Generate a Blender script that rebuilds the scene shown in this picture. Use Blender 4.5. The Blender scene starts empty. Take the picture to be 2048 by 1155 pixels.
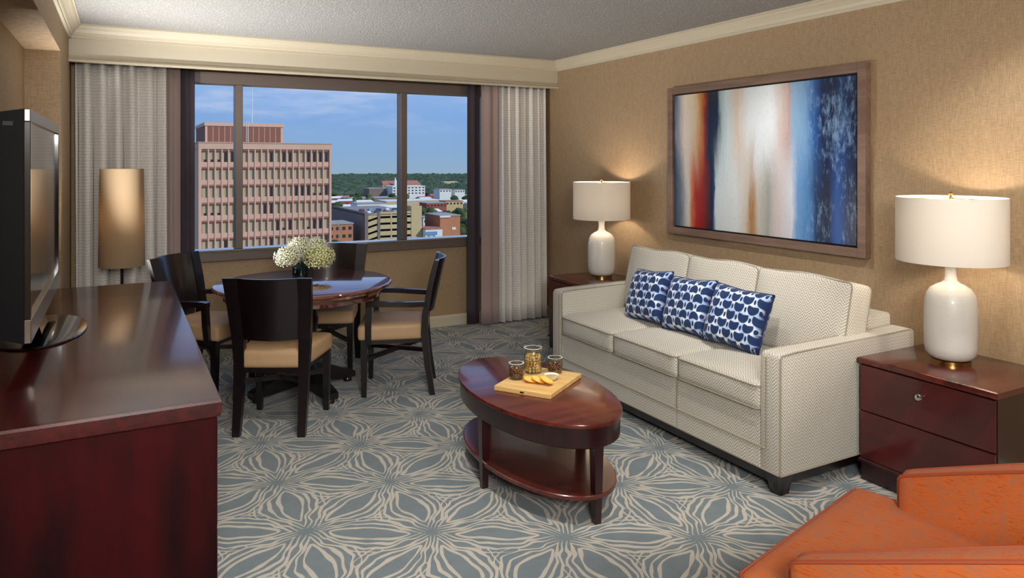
import bpy, bmesh, math, random
from mathutils import Vector, Matrix, noise as mnoise
random.seed(7)
PI = math.pi
SC = bpy.context.scene
COL = SC.collection

# ------------------------------------------------------------------ camera, sky, sun, lights, exposure
F_PX = 1448.0
cam = bpy.data.cameras.new('camera')
cam.sensor_width = 36.0
cam.lens = F_PX / 2048 * 36.0
cam.shift_y = -(577.5 - 322.0) / 2048
cam.clip_start, cam.clip_end = 0.05, 9000
cam_o = bpy.data.objects.new('camera', cam)
COL.objects.link(cam_o)
cam_o.location = (0, 0, 1.6)
cam_o.rotation_euler = (PI / 2, 0, -math.radians(28.43))
SC.camera = cam_o

SC.view_settings.view_transform = 'Standard'
SC.view_settings.look = 'None'
SC.view_settings.gamma = 1.0
SC.view_settings.use_curve_mapping = False
SC.view_settings.exposure = 0.0
SC.cycles.max_bounces = 6
SC.cycles.diffuse_bounces = 3
SC.cycles.adaptive_threshold = 0.04
SC.cycles.glossy_bounces = 3
SC.cycles.transparent_max_bounces = 24
SC.cycles.caustics_reflective = False
SC.cycles.caustics_refractive = False


def lin(h):
    h = h.lstrip('#')
    v = [int(h[i:i + 2], 16) / 255 for i in (0, 2, 4)]
    return tuple(c / 12.92 if c <= .04045 else ((c + .055) / 1.055) ** 2.4 for c in v) + (1.0,)


class NT:
    """small helper around a node tree"""
    def __init__(s, tree):
        s.t = tree
        s.t.nodes.clear()

    def n(s, kind, **kw):
        nd = s.t.nodes.new(kind)
        for k, v in kw.items():
            setattr(nd, k, v)
        return nd

    def put(s, sock, v):
        if v is None:
            return
        if isinstance(v, bpy.types.NodeSocket):
            s.t.links.new(v, sock)
        else:
            if hasattr(sock, 'default_value'):
                try:
                    sock.default_value = v
                except Exception:
                    sock.default_value = (v, v, v)

    def m(s, op, a, b=None, c=None, clamp=False):
        nd = s.n('ShaderNodeMath', operation=op)
        nd.use_clamp = clamp
        s.put(nd.inputs[0], a)
        s.put(nd.inputs[1], b)
        s.put(nd.inputs[2], c)
        return nd.outputs[0]

    def add(s, a, b): return s.m('ADD', a, b)
    def sub(s, a, b): return s.m('SUBTRACT', a, b)
    def mul(s, a, b): return s.m('MULTIPLY', a, b)

    def step(s, v, lo, hi):
        nd = s.n('ShaderNodeMapRange', interpolation_type='SMOOTHSTEP')
        s.put(nd.inputs['Value'], v)
        nd.inputs['From Min'].default_value = lo
        nd.inputs['From Max'].default_value = hi
        return nd.outputs[0]

    def mix(s, f, a, b, blend='MIX'):
        nd = s.n('ShaderNodeMix', data_type='RGBA', blend_type=blend)
        s.put(nd.inputs[0], f)
        s.put(nd.inputs[6], a)
        s.put(nd.inputs[7], b)
        return nd.outputs[2]

    def ramp(s, f, stops, interp='LINEAR'):
        nd = s.n('ShaderNodeValToRGB')
        cr = nd.color_ramp
        cr.interpolation = interp
        while len(cr.elements) < len(stops):
            cr.elements.new(0.5)
        for e, (p, c) in zip(cr.elements, sorted(stops, key=lambda q: q[0])):
            e.position = p
            e.color = c
        s.put(nd.inputs[0], f)
        return nd.outputs[0]

    def obj(s): return s.n('ShaderNodeTexCoord').outputs['Object']
    def sep(s, v):
        nd = s.n('ShaderNodeSeparateXYZ')
        s.put(nd.inputs[0], v)
        return nd.outputs

    def comb(s, x=0.0, y=0.0, z=0.0):
        nd = s.n('ShaderNodeCombineXYZ')
        for i, v in enumerate((x, y, z)):
            s.put(nd.inputs[i], v)
        return nd.outputs[0]

    def map(s, v, scale=(1, 1, 1), loc=(0, 0, 0), rot=(0, 0, 0)):
        nd = s.n('ShaderNodeMapping')
        s.put(nd.inputs[0], v)
        nd.inputs['Scale'].default_value = scale
        nd.inputs['Location'].default_value = loc
        nd.inputs['Rotation'].default_value = rot
        return nd.outputs[0]

    def noise(s, v, scale=5.0, detail=3.0, rough=0.5, color=False):
        nd = s.n('ShaderNodeTexNoise')
        s.put(nd.inputs['Vector'], v)
        nd.inputs['Scale'].default_value = scale
        nd.inputs['Detail'].default_value = detail
        nd.inputs['Roughness'].default_value = rough
        return nd.outputs['Color' if color else 'Fac']

    def bump(s, h, strength=0.3, dist=0.01):
        nd = s.n('ShaderNodeBump')
        nd.inputs['Strength'].default_value = strength
        nd.inputs['Distance'].default_value = dist
        s.put(nd.inputs['Height'], h)
        return nd.outputs[0]

    def pbr(s, color, rough=0.5, metal=0.0, spec=0.5, coat=0.0, coat_rough=0.05, normal=None, sheen=0.0, emit=None, estr=0.0):
        nd = s.n('ShaderNodeBsdfPrincipled')
        s.put(nd.inputs['Base Color'], color)
        s.put(nd.inputs['Roughness'], rough)
        s.put(nd.inputs['Metallic'], metal)
        s.put(nd.inputs['Specular IOR Level'], spec)
        s.put(nd.inputs['Coat Weight'], coat)
        s.put(nd.inputs['Coat Roughness'], coat_rough)
        s.put(nd.inputs['Sheen Weight'], sheen)
        if normal is not None:
            s.put(nd.inputs['Normal'], normal)
        if emit is not None:
            s.put(nd.inputs['Emission Color'], emit)
            nd.inputs['Emission Strength'].default_value = estr
        return nd.outputs[0]

    def out(s, sh):
        o = s.n('ShaderNodeOutputMaterial')
        s.t.links.new(sh, o.inputs[0])

    def mixsh(s, f, a, b):
        nd = s.n('ShaderNodeMixShader')
        s.put(nd.inputs[0], f)
        s.t.links.new(a, nd.inputs[1])
        s.t.links.new(b, nd.inputs[2])
        return nd.outputs[0]


def make_world():
    w = bpy.data.worlds.new('sky')
    SC.world = w
    w.use_nodes = True
    t = NT(w.node_tree)
    d = t.n('ShaderNodeTexCoord').outputs['Generated']
    x, y, z = t.sep(d)
    el = t.m('MULTIPLY', z, 1.0)
    sky = t.ramp(t.m('ADD', el, 0.1), [
        (0.0, lin('#9fb3c2')), (0.085, lin('#9db4c8')), (0.11, lin('#93b2d2')), (0.16, lin('#8db0df')),
        (0.22, lin('#a3bfea')), (0.5, lin('#84abe6')), (1.0, lin('#5c8ad2'))])
    cl = t.noise(t.map(d, (3.0, 3.0, 16.0)), 2.6, 6.0, 0.58)
    cmask = t.m('MULTIPLY', t.step(cl, 0.44, 0.72), t.step(z, 0.02, 0.10))
    col = t.mix(t.m('MULTIPLY', cmask, 0.75), sky, lin('#d9dcf0'))
    bg = t.n('ShaderNodeBackground')
    t.put(bg.inputs[0], col)
    bg.inputs[1].default_value = 1.0
    o = t.n('ShaderNodeOutputWorld')
    t.t.links.new(bg.outputs[0], o.inputs[0])


make_world()


def light(name, kind, loc, power, color=(1, 1, 1), target=None, **kw):
    l = bpy.data.lights.new(name, kind)
    l.energy = power
    l.color = color
    for k, v in kw.items():
        setattr(l, k, v)
    o = bpy.data.objects.new(name, l)
    COL.objects.link(o)
    o.location = loc
    if target is not None:
        o.rotation_euler = (Vector(target) - Vector(loc)).to_track_quat('-Z', 'Y').to_euler()
    return o


light('sun', 'SUN', (300, -300, 300), 3.0, (1.0, .93, .82), target=(300 - 0.55, -300 + 0.72, 300 - 0.62), angle=0.01)
# soft key high on the left behind the camera
light('key_light', 'AREA', (0.1, -0.9, 2.2), 120, (1.0, .97, .93), target=(2.0, 3.8, 0.7), shape='RECTANGLE', size=0.8, size_y=0.8)
light('fill_light', 'AREA', (2.3, 0.9, 2.56), 14, (1.0, .97, .93), target=(2.3, 1.0, 0.0), shape='RECTANGLE', size=1.4, size_y=0.9)

# ------------------------------------------------------------------ mesh helpers

def new_bm():
    return bmesh.new()


def bx(bm, lo, hi, bevel=0.0, seg=2):
    lo, hi = Vector(lo), Vector(hi)
    r = bmesh.ops.create_cube(bm, size=1.0)
    vs = r['verts']
    c, s = (lo + hi) / 2, hi - lo
    for v in vs:
        v.co = Vector((v.co.x * s.x + c.x, v.co.y * s.y + c.y, v.co.z * s.z + c.z))
    if bevel > 0:
        es = list({e for v in vs for e in v.link_edges})
        bmesh.ops.bevel(bm, geom=es, offset=bevel, segments=seg, profile=0.5, affect='EDGES')
    return bm


def lathe(bm, prof, seg=32, c=(0, 0, 0), sx=1.0, sy=1.0, cap=True):
    rings = []
    for r, z in prof:
        if r < 1e-6:
            rings.append([bm.verts.new((c[0], c[1], c[2] + z))])
        else:
            rings.append([bm.verts.new((c[0] + sx * r * math.cos(2 * PI * i / seg), c[1] + sy * r * math.sin(2 * PI * i / seg), c[2] + z)) for i in range(seg)])
    for a, b in zip(rings, rings[1:]):
        if len(a) == 1 and len(b) == 1:
            continue
        for i in range(seg):
            j = (i + 1) % seg
            if len(a) == 1:
                bm.faces.new((a[0], b[j], b[i]))
            elif len(b) == 1:
                bm.faces.new((a[i], a[j], b[0]))
            else:
                bm.faces.new((a[i], a[j], b[j], b[i]))
    if cap:
        if len(rings[0]) > 1:
            bm.faces.new(list(reversed(rings[0])))
        if len(rings[-1]) > 1:
            bm.faces.new(rings[-1])
    return bm


def tube(bm, pts, r, seg=8, closed=False):
    pts = [Vector(p) for p in pts]
    n = len(pts)
    rs = r if isinstance(r, (list, tuple)) else [r] * n
    rings = []
    up = Vector((0.123, 0.337, 0.93)).normalized()
    for i, p in enumerate(pts):
        a = pts[(i - 1) % n] if (closed or i > 0) else p
        b = pts[(i + 1) % n] if (closed or i < n - 1) else p
        t = (b - a).normalized()
        u = up - t * up.dot(t)
        if u.length < 0.05:
            u = Vector((1, 0, 0)) - t * t.x
        u.normalize()
        up = u
        w = t.cross(u)
        rings.append([bm.verts.new(p + rs[i] * (math.cos(2 * PI * k / seg) * u + math.sin(2 * PI * k / seg) * w)) for k in range(seg)])
    for i in range(n if closed else n - 1):
        a, b = rings[i], rings[(i + 1) % n]
        for k in range(seg):
            j = (k + 1) % seg
            bm.faces.new((a[k], a[j], b[j], b[k]))
    if not closed:
        bm.faces.new(list(reversed(rings[0])))
        bm.faces.new(rings[-1])
    return bm


def loft(bm, secs):
    """secs: list of rings with equal point counts, capped"""
    rings = [[bm.verts.new(p) for p in s] for s in secs]
    n = len(rings[0])
    for a, b in zip(rings, rings[1:]):
        for i in range(n):
            j = (i + 1) % n
            bm.faces.new((a[i], a[j], b[j], b[i]))
    bm.faces.new(list(reversed(rings[0])))
    bm.faces.new(rings[-1])
    return bm


def rect(c, hx, hy):
    x, y, z = c
    return [(x - hx, y - hy, z), (x + hx, y - hy, z), (x + hx, y + hy, z), (x - hx, y + hy, z)]


def prism_x(bm, prof, x0, x1):
    return loft(bm, [[(x0, y, z) for y, z in prof], [(x1, y, z) for y, z in prof]])


def prism_y(bm, prof, y0, y1):
    return loft(bm, [[(x, y0, z) for x, z in prof], [(x, y1, z) for x, z in prof]])


def cushion(bm, h, r, n=14, puff=(0, 0, 0), fn=None):
    """rounded box with half sizes h, corner radius r and bulging faces"""
    hx, hy, hz = h
    faces = []
    cache = {}
    def pt(q):
        k = (round(q[0], 5), round(q[1], 5), round(q[2], 5))
        if k in cache:
            return cache[k]
        p = Vector((q[0] * hx, q[1] * hy, q[2] * hz))
        inn = Vector([max(-(a - r), min(a - r, b)) for a, b in zip(h, p)])
        d = p - inn
        if d.length > 1e-9:
            p = inn + d.normalized() * r
        ax, ay, az = p.x / hx, p.y / hy, p.z / hz
        bx_, by_, bz_ = max(0, 1 - ax * ax), max(0, 1 - ay * ay), max(0, 1 - az * az)
        p = Vector((p.x + puff[0] * by_ * bz_ * ax, p.y + puff[1] * bx_ * bz_ * ay, p.z + puff[2] * bx_ * by_ * az))
        if fn:
            p = fn(p)
        cache[k] = bm.verts.new(p)
        return cache[k]
    g = [math.sin(PI / 2 * (-1 + 2 * i / n)) for i in range(n + 1)]
    for ax in range(3):
        for sg in (-1, 1):
            for i in range(n):
                for j in range(n):
                    qs = []
                    for a, b in ((g[i], g[j]), (g[i + 1], g[j]), (g[i + 1], g[j + 1]), (g[i], g[j + 1])):
                        q = [0, 0, 0]
                        q[ax] = sg
                        q[(ax + 1) % 3] = a
                        q[(ax + 2) % 3] = b
                        qs.append(pt(q))
                    if sg < 0:
                        qs.reverse()
                    try:
                        bm.faces.new(qs)
                    except ValueError:
                        pass
    return bm


def rrect_loop(hx, hy, r, n=5):
    out = []
    for cx, cy, a0 in ((hx - r, hy - r, 0), (-hx + r, hy - r, 90), (-hx + r, -hy + r, 180), (hx - r, -hy + r, 270)):
        for k in range(n + 1):
            a = math.radians(a0 + 90 * k / n)
            out.append((cx + r * math.cos(a), cy + r * math.sin(a)))
    return out


def finish(o, smooth=False, angle=None):
    me = o.data
    if smooth:
        for p in me.polygons:
            p.use_smooth = True
        if angle is not None:
            try:
                me.set_sharp_from_angle(angle=math.radians(angle))
            except Exception:
                pass


def obj(name, bm, mat, parent=None, loc=(0, 0, 0), rot=(0, 0, 0), smooth=False, angle=40):
    bmesh.ops.recalc_face_normals(bm, faces=bm.faces[:])
    me = bpy.data.meshes.new(name)
    bm.to_mesh(me)
    bm.free()
    if mat is not None:
        me.materials.append(mat)
    o = bpy.data.objects.new(name, me)
    COL.objects.link(o)
    o.location = loc
    o.rotation_euler = rot
    if parent is not None:
        o.parent = parent
    finish(o, smooth, angle)
    return o


def dupmesh(o, loc, rot=None, parent=None):
    c = o.copy()
    COL.objects.link(c)
    c.location = loc
    if rot is not None:
        c.rotation_euler = rot
    c.parent = parent if parent is not None else o.parent
    return c


def tag(o, label, cat, group=None):
    o['label'] = label
    o['category'] = cat
    if group:
        o['group'] = group
    return o


def thing(name, label, cat, loc=(0, 0, 0), rotz=0.0, group=None):
    o = bpy.data.objects.new(name, None)
    o.empty_display_size = 0.1
    COL.objects.link(o)
    o.location = loc
    o.rotation_euler = (0, 0, rotz)
    return tag(o, label, cat, group)


def struct(name, bm, mat, label=None, parent=None, **kw):
    o = obj(name, bm, mat, parent, **kw)
    if parent is None:
        o['kind'] = 'structure'
        if label:
            o['label'] = label
    return o


def copy_tree(root, loc, rotz, label=None, group=None):
    r = root.copy()
    COL.objects.link(r)
    r.location = loc
    r.rotation_euler = (0, 0, rotz)
    if label:
        r['label'] = label
    if group:
        r['group'] = group
    for ch in list(root.children):
        c = ch.copy()
        COL.objects.link(c)
        c.parent = r
        for g in list(ch.children):
            d = g.copy()
            COL.objects.link(d)
            d.parent = c
    return r

# ------------------------------------------------------------------ materials
MATS = {}


def mat(name):
    m = bpy.data.materials.new(name)
    m.use_nodes = True
    return m, NT(m.node_tree)


def plain(name, col, rough=0.5, metal=0.0, spec=0.5, coat=0.0, nz=0.0, nscale=30.0, bump=0.0, sheen=0.0, coat_rough=.05):
    m, t = mat(name)
    c = lin(col)
    nrm = None
    cc = c
    if nz or bump:
        f = t.noise(t.obj(), nscale, 4.0, 0.6)
        if nz:
            cc = t.mix(f, tuple(x * (1 - nz) for x in c[:3]) + (1,), tuple(min(1, x * (1 + nz)) for x in c[:3]) + (1,))
        if bump:
            nrm = t.bump(f, bump, 0.01)
    t.out(t.pbr(cc, rough, metal, spec, coat, coat_rough, nrm, sheen))
    return m


def wood(name, dark, light_, rough=0.3, coat=0.6, scale=(3, 30, 30), coat_rough=0.08, nscale=1.0, spec=.5, coat_ior=1.5):
    m, t = mat(name)
    v = t.map(t.obj(), scale)
    a = t.noise(v, nscale, 6.0, 0.62)
    b = t.noise(t.map(t.obj(), tuple(s * 0.16 for s in scale)), nscale, 2.0, 0.5)
    f = t.m('ADD', t.m('MULTIPLY', a, 0.55), t.m('MULTIPLY', b, 0.45))
    c = t.mix(t.step(f, 0.33, 0.68), lin(dark), lin(light_))
    sh = t.pbr(c, rough, 0, spec, coat, coat_rough, t.bump(a, 0.02, 0.002))
    sh.node.inputs['Coat IOR'].default_value = coat_ior
    t.out(sh)
    return m


def m_carpet():
    m, t = mat('carpet')
    o = t.obj()
    warp = t.noise(o, 6.0, 0.5, 0.5, color=True)
    wv = t.n('ShaderNodeVectorMath', operation='MULTIPLY_ADD')
    t.put(wv.inputs[0], warp)
    wv.inputs[1].default_value = (0.07, 0.07, 0)
    t.put(wv.inputs[2], o)
    x, y, z = t.sep(wv.outputs[0])
    a = 0.562
    # lattice with one axis along y
    px = t.m('DIVIDE', t.sub(y, 2.894 + .035), a)
    py = t.m('DIVIDE', t.sub(x, 1.187 + .035), a)
    S3 = math.sqrt(3)
    def cell(ox, oy):
        qx = t.sub(t.m('MODULO', t.add(t.add(px, ox), 200.5), 1.0), 0.5)
        qy = t.sub(t.m('MODULO', t.add(t.add(py, oy), 100 * S3 + S3 / 2), S3), S3 / 2)
        r2 = t.add(t.mul(qx, qx), t.mul(qy, qy))
        return qx, qy, r2
    ax, ay, ar = cell(0.0, 0.0)
    bx_, by_, br = cell(0.5, S3 / 2)
    pick = t.m('LESS_THAN', br, ar)
    def sel(p, q): return t.add(p, t.mul(pick, t.sub(q, p)))
    qx, qy, r2 = sel(ax, bx_), sel(ay, by_), sel(ar, br)
    r = t.m('SQRT', r2)
    ang = t.m('ARCTAN2', qy, qx)
    sec = t.sub(t.m('MODULO', t.add(ang, 2 * PI + PI / 6), PI / 3), PI / 6)
    phi = t.m('ABSOLUTE', sec)
    X = t.mul(r, t.m('COSINE', phi))
    Y = t.mul(r, t.m('SINE', phi))
    def gcurve(pts, w):
        nd = t.n('ShaderNodeFloatCurve')
        cm = nd.mapping
        cu = cm.curves[0]
        pp = [(p[0] * 2, p[1] * 2) for p in pts]
        cu.points[0].location = pp[0]
        cu.points[1].location = pp[-1]
        for q in pp[1:-1]:
            cu.points.new(*q)
        cm.use_clip = False
        cm.update()
        t.put(nd.inputs['Value'], t.mul(X, 2.0))
        g = t.mul(nd.outputs[0], 0.5)
        return t.m('ABSOLUTE', t.sub(Y, g)), pts[0][0]
    curves = [
        ([(0.19, 0.0), (0.24, 0.028), (0.33, 0.062), (0.42, 0.082), (0.5, 0.086)], 0.0125),
        ([(0.085, 0.0), (0.13, 0.016), (0.20, 0.050), (0.27, 0.078), (0.335, 0.128), (0.41, 0.140), (0.5, 0.152)], 0.0115),
        ([(0.05, 0.010), (0.10, 0.038), (0.17, 0.078), (0.23, 0.090), (0.30, 0.146), (0.37, 0.192), (0.43, 0.205), (0.5, 0.228)], 0.0125),
        ([(0.36, 0.205), (0.40, 0.20), (0.44, 0.232), (0.47, 0.268), (0.5, 0.262)], 0.010),
    ]
    mask = None
    wn = t.noise(o, 9.0, 1.0, 0.5)
    for pts, w in curves:
        d, x0 = gcurve(pts, w)
        ww = t.mul(t.mul(w, t.add(-0.1, t.mul(wn, 2.5))), t.step(X, -0.06, 0.30))
        k = t.step(t.m('DIVIDE', d, ww), 1.15, 0.75)
        k = t.mul(k, t.step(X, x0 - 0.006, x0 + 0.006))
        mask = k if mask is None else t.m('MAXIMUM', mask, k)
    pile = t.noise(o, 260.0, 2.0, 0.7)
    mot = t.noise(o, 14.0, 3.0, 0.6)
    base = t.mix(mot, lin('#6d7a80'), lin('#838f94'))
    line = t.mix(mot, lin('#beb8ac'), lin('#d0cabf'))
    c = t.mix(mask, base, line)
    c = t.mix(t.mul(t.sub(1.0, pile), 0.55), c, t.mix(0.5, c, (0, 0, 0, 1)))
    h = t.add(t.mul(pile, 0.6), t.mul(mask, 0.5))
    t.out(t.pbr(c, 0.95, 0, 0.1, normal=t.bump(h, 0.5, 0.006), sheen=0.15))
    return m


def m_wallpaper():
    m, t = mat('grasscloth')
    o = t.obj()
    a = t.noise(t.map(o, (26, 26, 420)), 1.0, 3.0, 0.6)
    b = t.noise(t.map(o, (420, 420, 22)), 1.0, 3.0, 0.6)
    w = t.noise(o, 2.2, 3.0, 0.5)
    f = t.add(t.mul(a, 0.5), t.mul(b, 0.5))
    c = t.mix(t.step(f, 0.36, 0.64), lin('#8e785e'), lin('#b59b7a'))
    c = t.mix(t.mul(w, 0.35), c, lin('#a08462'))
    t.out(t.pbr(c, 0.62, 0, 0.35, normal=t.bump(f, 0.25, 0.003)))
    return m


def m_popcorn():
    m, t = mat('popcorn_ceiling')
    o = t.obj()
    vo = t.n('ShaderNodeTexVoronoi')
    t.put(vo.inputs['Vector'], o)
    vo.inputs['Scale'].default_value = 78.0
    n = t.noise(o, 62.0, 4.0, 0.7)
    h = t.add(t.mul(t.sub(1.0, vo.outputs['Distance']), 0.4), n)
    c = t.mix(t.step(h, 0.72, 1.12), lin('#a3a2a0'), lin('#f0efec'))
    t.out(t.pbr(c, 0.95, 0, 0.1, normal=t.bump(h, 1.0, 0.012)))
    return m


def m_herringbone(name, ca, cb, sc=1.0, rot=False):
    m, t = mat(name)
    tc = t.n('ShaderNodeTexCoord')
    x, y, z = t.sep(tc.outputs['Object'])
    nx, ny, nz = t.sep(tc.outputs['Normal'])
    anz = t.m('ABSOLUTE', nz)
    any_ = t.m('ABSOLUTE', ny)
    top = t.m('GREATER_THAN', anz, 0.7)
    side = t.m('GREATER_THAN', any_, 0.7)
    # a across the zigzag, b along it
    a = t.add(t.mul(side, x), t.mul(t.sub(1.0, side), y))
    b = t.add(t.mul(top, x), t.mul(t.sub(1.0, top), z))
    P = 0.036 * sc
    tri = t.m('ABSOLUTE', t.sub(t.m('MODULO', t.add(t.m('DIVIDE', a, P), 500), 1.0), 0.5))
    s = t.m('MODULO', t.add(t.add(t.m('DIVIDE', b, 0.0125 * sc), t.mul(tri, 3.2)), 500), 1.0)
    st = t.m('ABSOLUTE', t.sub(s, 0.5))
    k = t.step(st, 0.14, 0.34)
    nn = t.noise(tc.outputs['Object'], 320.0, 2.0, 0.6)
    kk = t.m('MULTIPLY', k, t.add(0.6, t.mul(nn, 0.7)), clamp=True)
    c = t.mix(kk, lin(ca), lin(cb))
    t.out(t.pbr(c, 0.85, 0, 0.2, normal=t.bump(t.add(k, nn), 0.35, 0.003), sheen=0.2))
    return m


def m_pillow(down=False):
    m, t = mat('indigo_scallop_print')
    o = t.obj()
    w = t.noise(o, 11.0, 2.0, 0.5, color=True)
    wv = t.n('ShaderNodeVectorMath', operation='MULTIPLY_ADD')
    t.put(wv.inputs[0], w)
    wv.inputs[1].default_value = (0.014, 0.014, 0.014)
    t.put(wv.inputs[2], o)
    # local pillow: y across, z up
    x, y, z = t.sep(wv.outputs[0])
    px, V = 0.082, 0.104
    if down:
        z = t.mul(z, -1.0)
    navy = None
    for k in (0.0, 0.5):
        u = t.add(t.add(t.m('DIVIDE', y, px), 40.0), k)
        u = t.mul(t.sub(t.sub(u, t.m('FLOOR', u)), 0.5), px)
        v = t.add(t.add(t.m('DIVIDE', z, V), 40.0), k)
        v = t.mul(t.sub(t.sub(v, t.m('FLOOR', v)), 0.5), V)
        dz = t.add(v, 0.014)
        d1 = t.m('SQRT', t.add(t.m('POWER', t.m('DIVIDE', u, 0.0325), 2.0), t.m('POWER', t.m('DIVIDE', dz, 0.037), 2.0)))
        dome = t.mul(t.step(d1, 1.02, 0.86), t.step(t.add(dz, t.mul(t.m('ABSOLUTE', u), 0.25)), -0.014, -0.008))
        ez = t.add(v, -0.050)
        ez = t.m('MINIMUM', t.m('ABSOLUTE', ez), t.m('ABSOLUTE', t.add(ez, V)))
        d2 = t.m('SQRT', t.add(t.m('POWER', t.m('DIVIDE', u, 0.0075), 2.0), t.m('POWER', t.m('DIVIDE', ez, 0.0155), 2.0)))
        b = t.m('MAXIMUM', dome, t.step(d2, 1.1, 0.8))
        navy = b if navy is None else t.m('MAXIMUM', navy, b)
    mott = t.noise(o, 22.0, 3.0, 0.6)
    dk = t.mix(mott, lin('#0f2348'), lin('#27406e'))
    lt = t.mix(t.step(t.noise(o, 14.0, 2.0, 0.5), 0.35, 0.7), lin('#a9bfe6'), lin('#e8f1fb'))
    c = t.mix(navy, lt, dk)
    edge = t.step(t.add(y, t.mul(t.noise(t.map(o, (1, 3, 34)), 1.0, 2.0, 0.5), 0.07)), -0.125, -0.15)
    c = t.mix(edge, c, lin('#16295a'))
    t.out(t.pbr(c, 0.8, 0, 0.2, normal=t.bump(t.noise(o, 400, 2, .5), 0.2, 0.002), sheen=0.1))
    return m


def m_orange():
    m, t = mat('orange_strie_fabric')
    o = t.obj()
    a = t.noise(t.map(o, (260, 9, 260)), 1.0, 1.0, 0.5)
    b = t.noise(t.map(o, (9, 34, 9)), 1.0, 2.0, 0.5)
    f = t.add(t.mul(a, 0.65), t.mul(b, 0.35))
    c = t.ramp(f, [(0.34, lin('#a94c1e')), (0.45, lin('#bb5f28')), (0.55, lin('#af6036')), (0.66, lin('#99654a'))])
    t.out(t.pbr(c, 0.7, 0, 0.25, normal=t.bump(a, 0.2, 0.003), sheen=0.05))
    return m


def m_sheer():
    m, t = mat('white_textured_sheer')
    o = t.obj()
    x, y, z = t.sep(o)
    g = t.m('SINE', t.mul(z, 2 * PI / 0.024))
    n = t.noise(t.map(o, (130, 130, 75)), 1.0, 2.0, 0.6)
    f = t.step(t.add(t.mul(g, .12), n), 0.35, 0.72)
    c = t.mix(f, lin('#e0dbd5'), lin('#f4f1ed'))
    p = t.pbr(c, 0.9, 0, 0.1, normal=t.bump(f, 0.12, 0.003))
    tr = t.n('ShaderNodeBsdfTranslucent')
    t.put(tr.inputs[0], c)
    t.out(t.mixsh(0.06, p, tr.outputs[0]))
    return m


def m_shade(name, col, transl=0.5, weave=0.12):
    m, t = mat(name)
    o = t.obj()
    a = t.noise(t.map(o, (40, 40, 600)), 1.0, 2.0, 0.5)
    c0 = lin(col)
    c = t.mix(t.mul(a, weave), c0, tuple(q * 0.6 for q in c0[:3]) + (1,))
    p = t.pbr(c, 0.85, 0, 0.15)
    tr = t.n('ShaderNodeBsdfTranslucent')
    t.put(tr.inputs[0], c)
    t.out(t.mixsh(transl, p, tr.outputs[0]))
    return m


def m_glass(name, tint='#ffffff', refl=1.0, rough=0.0):
    m, t = mat(name)
    tr = t.n('ShaderNodeBsdfTransparent')
    tr.inputs[0].default_value = lin(tint)
    gl = t.n('ShaderNodeBsdfGlossy')
    gl.inputs['Roughness'].default_value = rough
    lw = t.n('ShaderNodeLayerWeight')
    lw.inputs[0].default_value = 0.5
    f = t.add(0.03, t.mul(t.m('POWER', lw.outputs['Facing'], 4.0), 0.6))
    t.out(t.mixsh(t.m('MULTIPLY', f, refl, clamp=True), tr.outputs[0], gl.outputs[0]))
    return m


def m_painting():
    m, t = mat('abstract_canvas')
    o = t.obj()
    x, y, z = t.sep(o)
    W, Hh = 1.62, 1.04
    n1 = t.noise(t.map(o, (1, 7, 1.6)), 1.0, 4.0, 0.6)
    n2 = t.noise(t.map(o, (1, 30, 4)), 1.0, 4.0, 0.7)
    u = t.sub(0.5, t.m('DIVIDE', y, W))
    u = t.add(u, t.add(t.mul(t.sub(n1, 0.5), 0.07), t.mul(t.sub(n2, 0.5), 0.035)))
    v = t.add(0.5, t.m('DIVIDE', z, Hh))
    v2 = t.add(v, t.mul(t.sub(n1, 0.5), 0.6))
    H = lin
    top = t.ramp(u, [(0.0, H('#3d4a63')), (0.04, H('#9a9aa0')), (0.09, H('#dccfc0')), (0.15, H('#cdb78f')), (0.19, H('#b8722f')), (0.215, H('#7e2416')),
                     (0.235, H('#1a1c30')), (0.29, H('#16203a')), (0.315, H('#9db0b4')), (0.36, H('#bccdd0')), (0.42, H('#cbb8a8')), (0.48, H('#d3dade')),
                     (0.60, H('#e3eaf0')), (0.655, H('#cfc0bb')), (0.69, H('#b99d98')), (0.71, H('#8fb0d0')), (0.78, H('#6f9cc8')), (0.82, H('#2c5c9c')),
                     (0.85, H('#0d2450')), (0.90, H('#0b1c40')), (0.94, H('#123468')), (1.0, H('#0a1428'))])
    bot = t.ramp(u, [(0.0, H('#2f3c52')), (0.05, H('#6c7580')), (0.10, H('#c4bfb8')), (0.125, H('#c06a38')), (0.15, H('#9c2010')), (0.20, H('#8c1208')),
                     (0.23, H('#5a1a10')), (0.25, H('#121c38')), (0.268, H('#1d3a66')), (0.285, H('#c2cdd2')), (0.40, H('#d3d8da')), (0.47, H('#c9bdae')), (0.50, H('#a67a4a')),
                     (0.53, H('#c3bcb2')), (0.58, H('#9fa29c')), (0.63, H('#cfc4c4')), (0.70, H('#d5dbe6')), (0.73, H('#6c9bd0')), (0.78, H('#4a80bc')),
                     (0.82, H('#12305c')), (0.87, H('#0a1630')), (0.92, H('#17509c')), (0.96, H('#0e2a58')), (1.0, H('#060c1c'))])
    c = t.mix(t.step(v2, 0.25, 0.75), bot, top)
    # worn patches on the blue side
    fl = t.noise(t.map(o, (1, 34, 12)), 1.0, 6.0, 0.72)
    patch = t.noise(t.map(o, (1, 5, 2.4)), 1.0, 2.0, 0.5)
    right = t.mul(t.step(u, 0.66, 0.76), t.step(u, 1.03, 0.97))
    c = t.mix(t.mul(t.mul(t.step(t.add(fl, t.mul(patch, .6)), 0.78, 1.06), right), 0.7), c, lin('#86a9d2'))
    dk = t.mul(t.step(t.noise(t.map(o, (1, 70, 26)), 1.0, 4.0, 0.7), 0.5, 0.8), 0.22)
    c = t.mix(dk, c, lin('#3a3a40'))
    t.out(t.pbr(c, 0.22, 0, 0.5))
    return m


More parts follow.
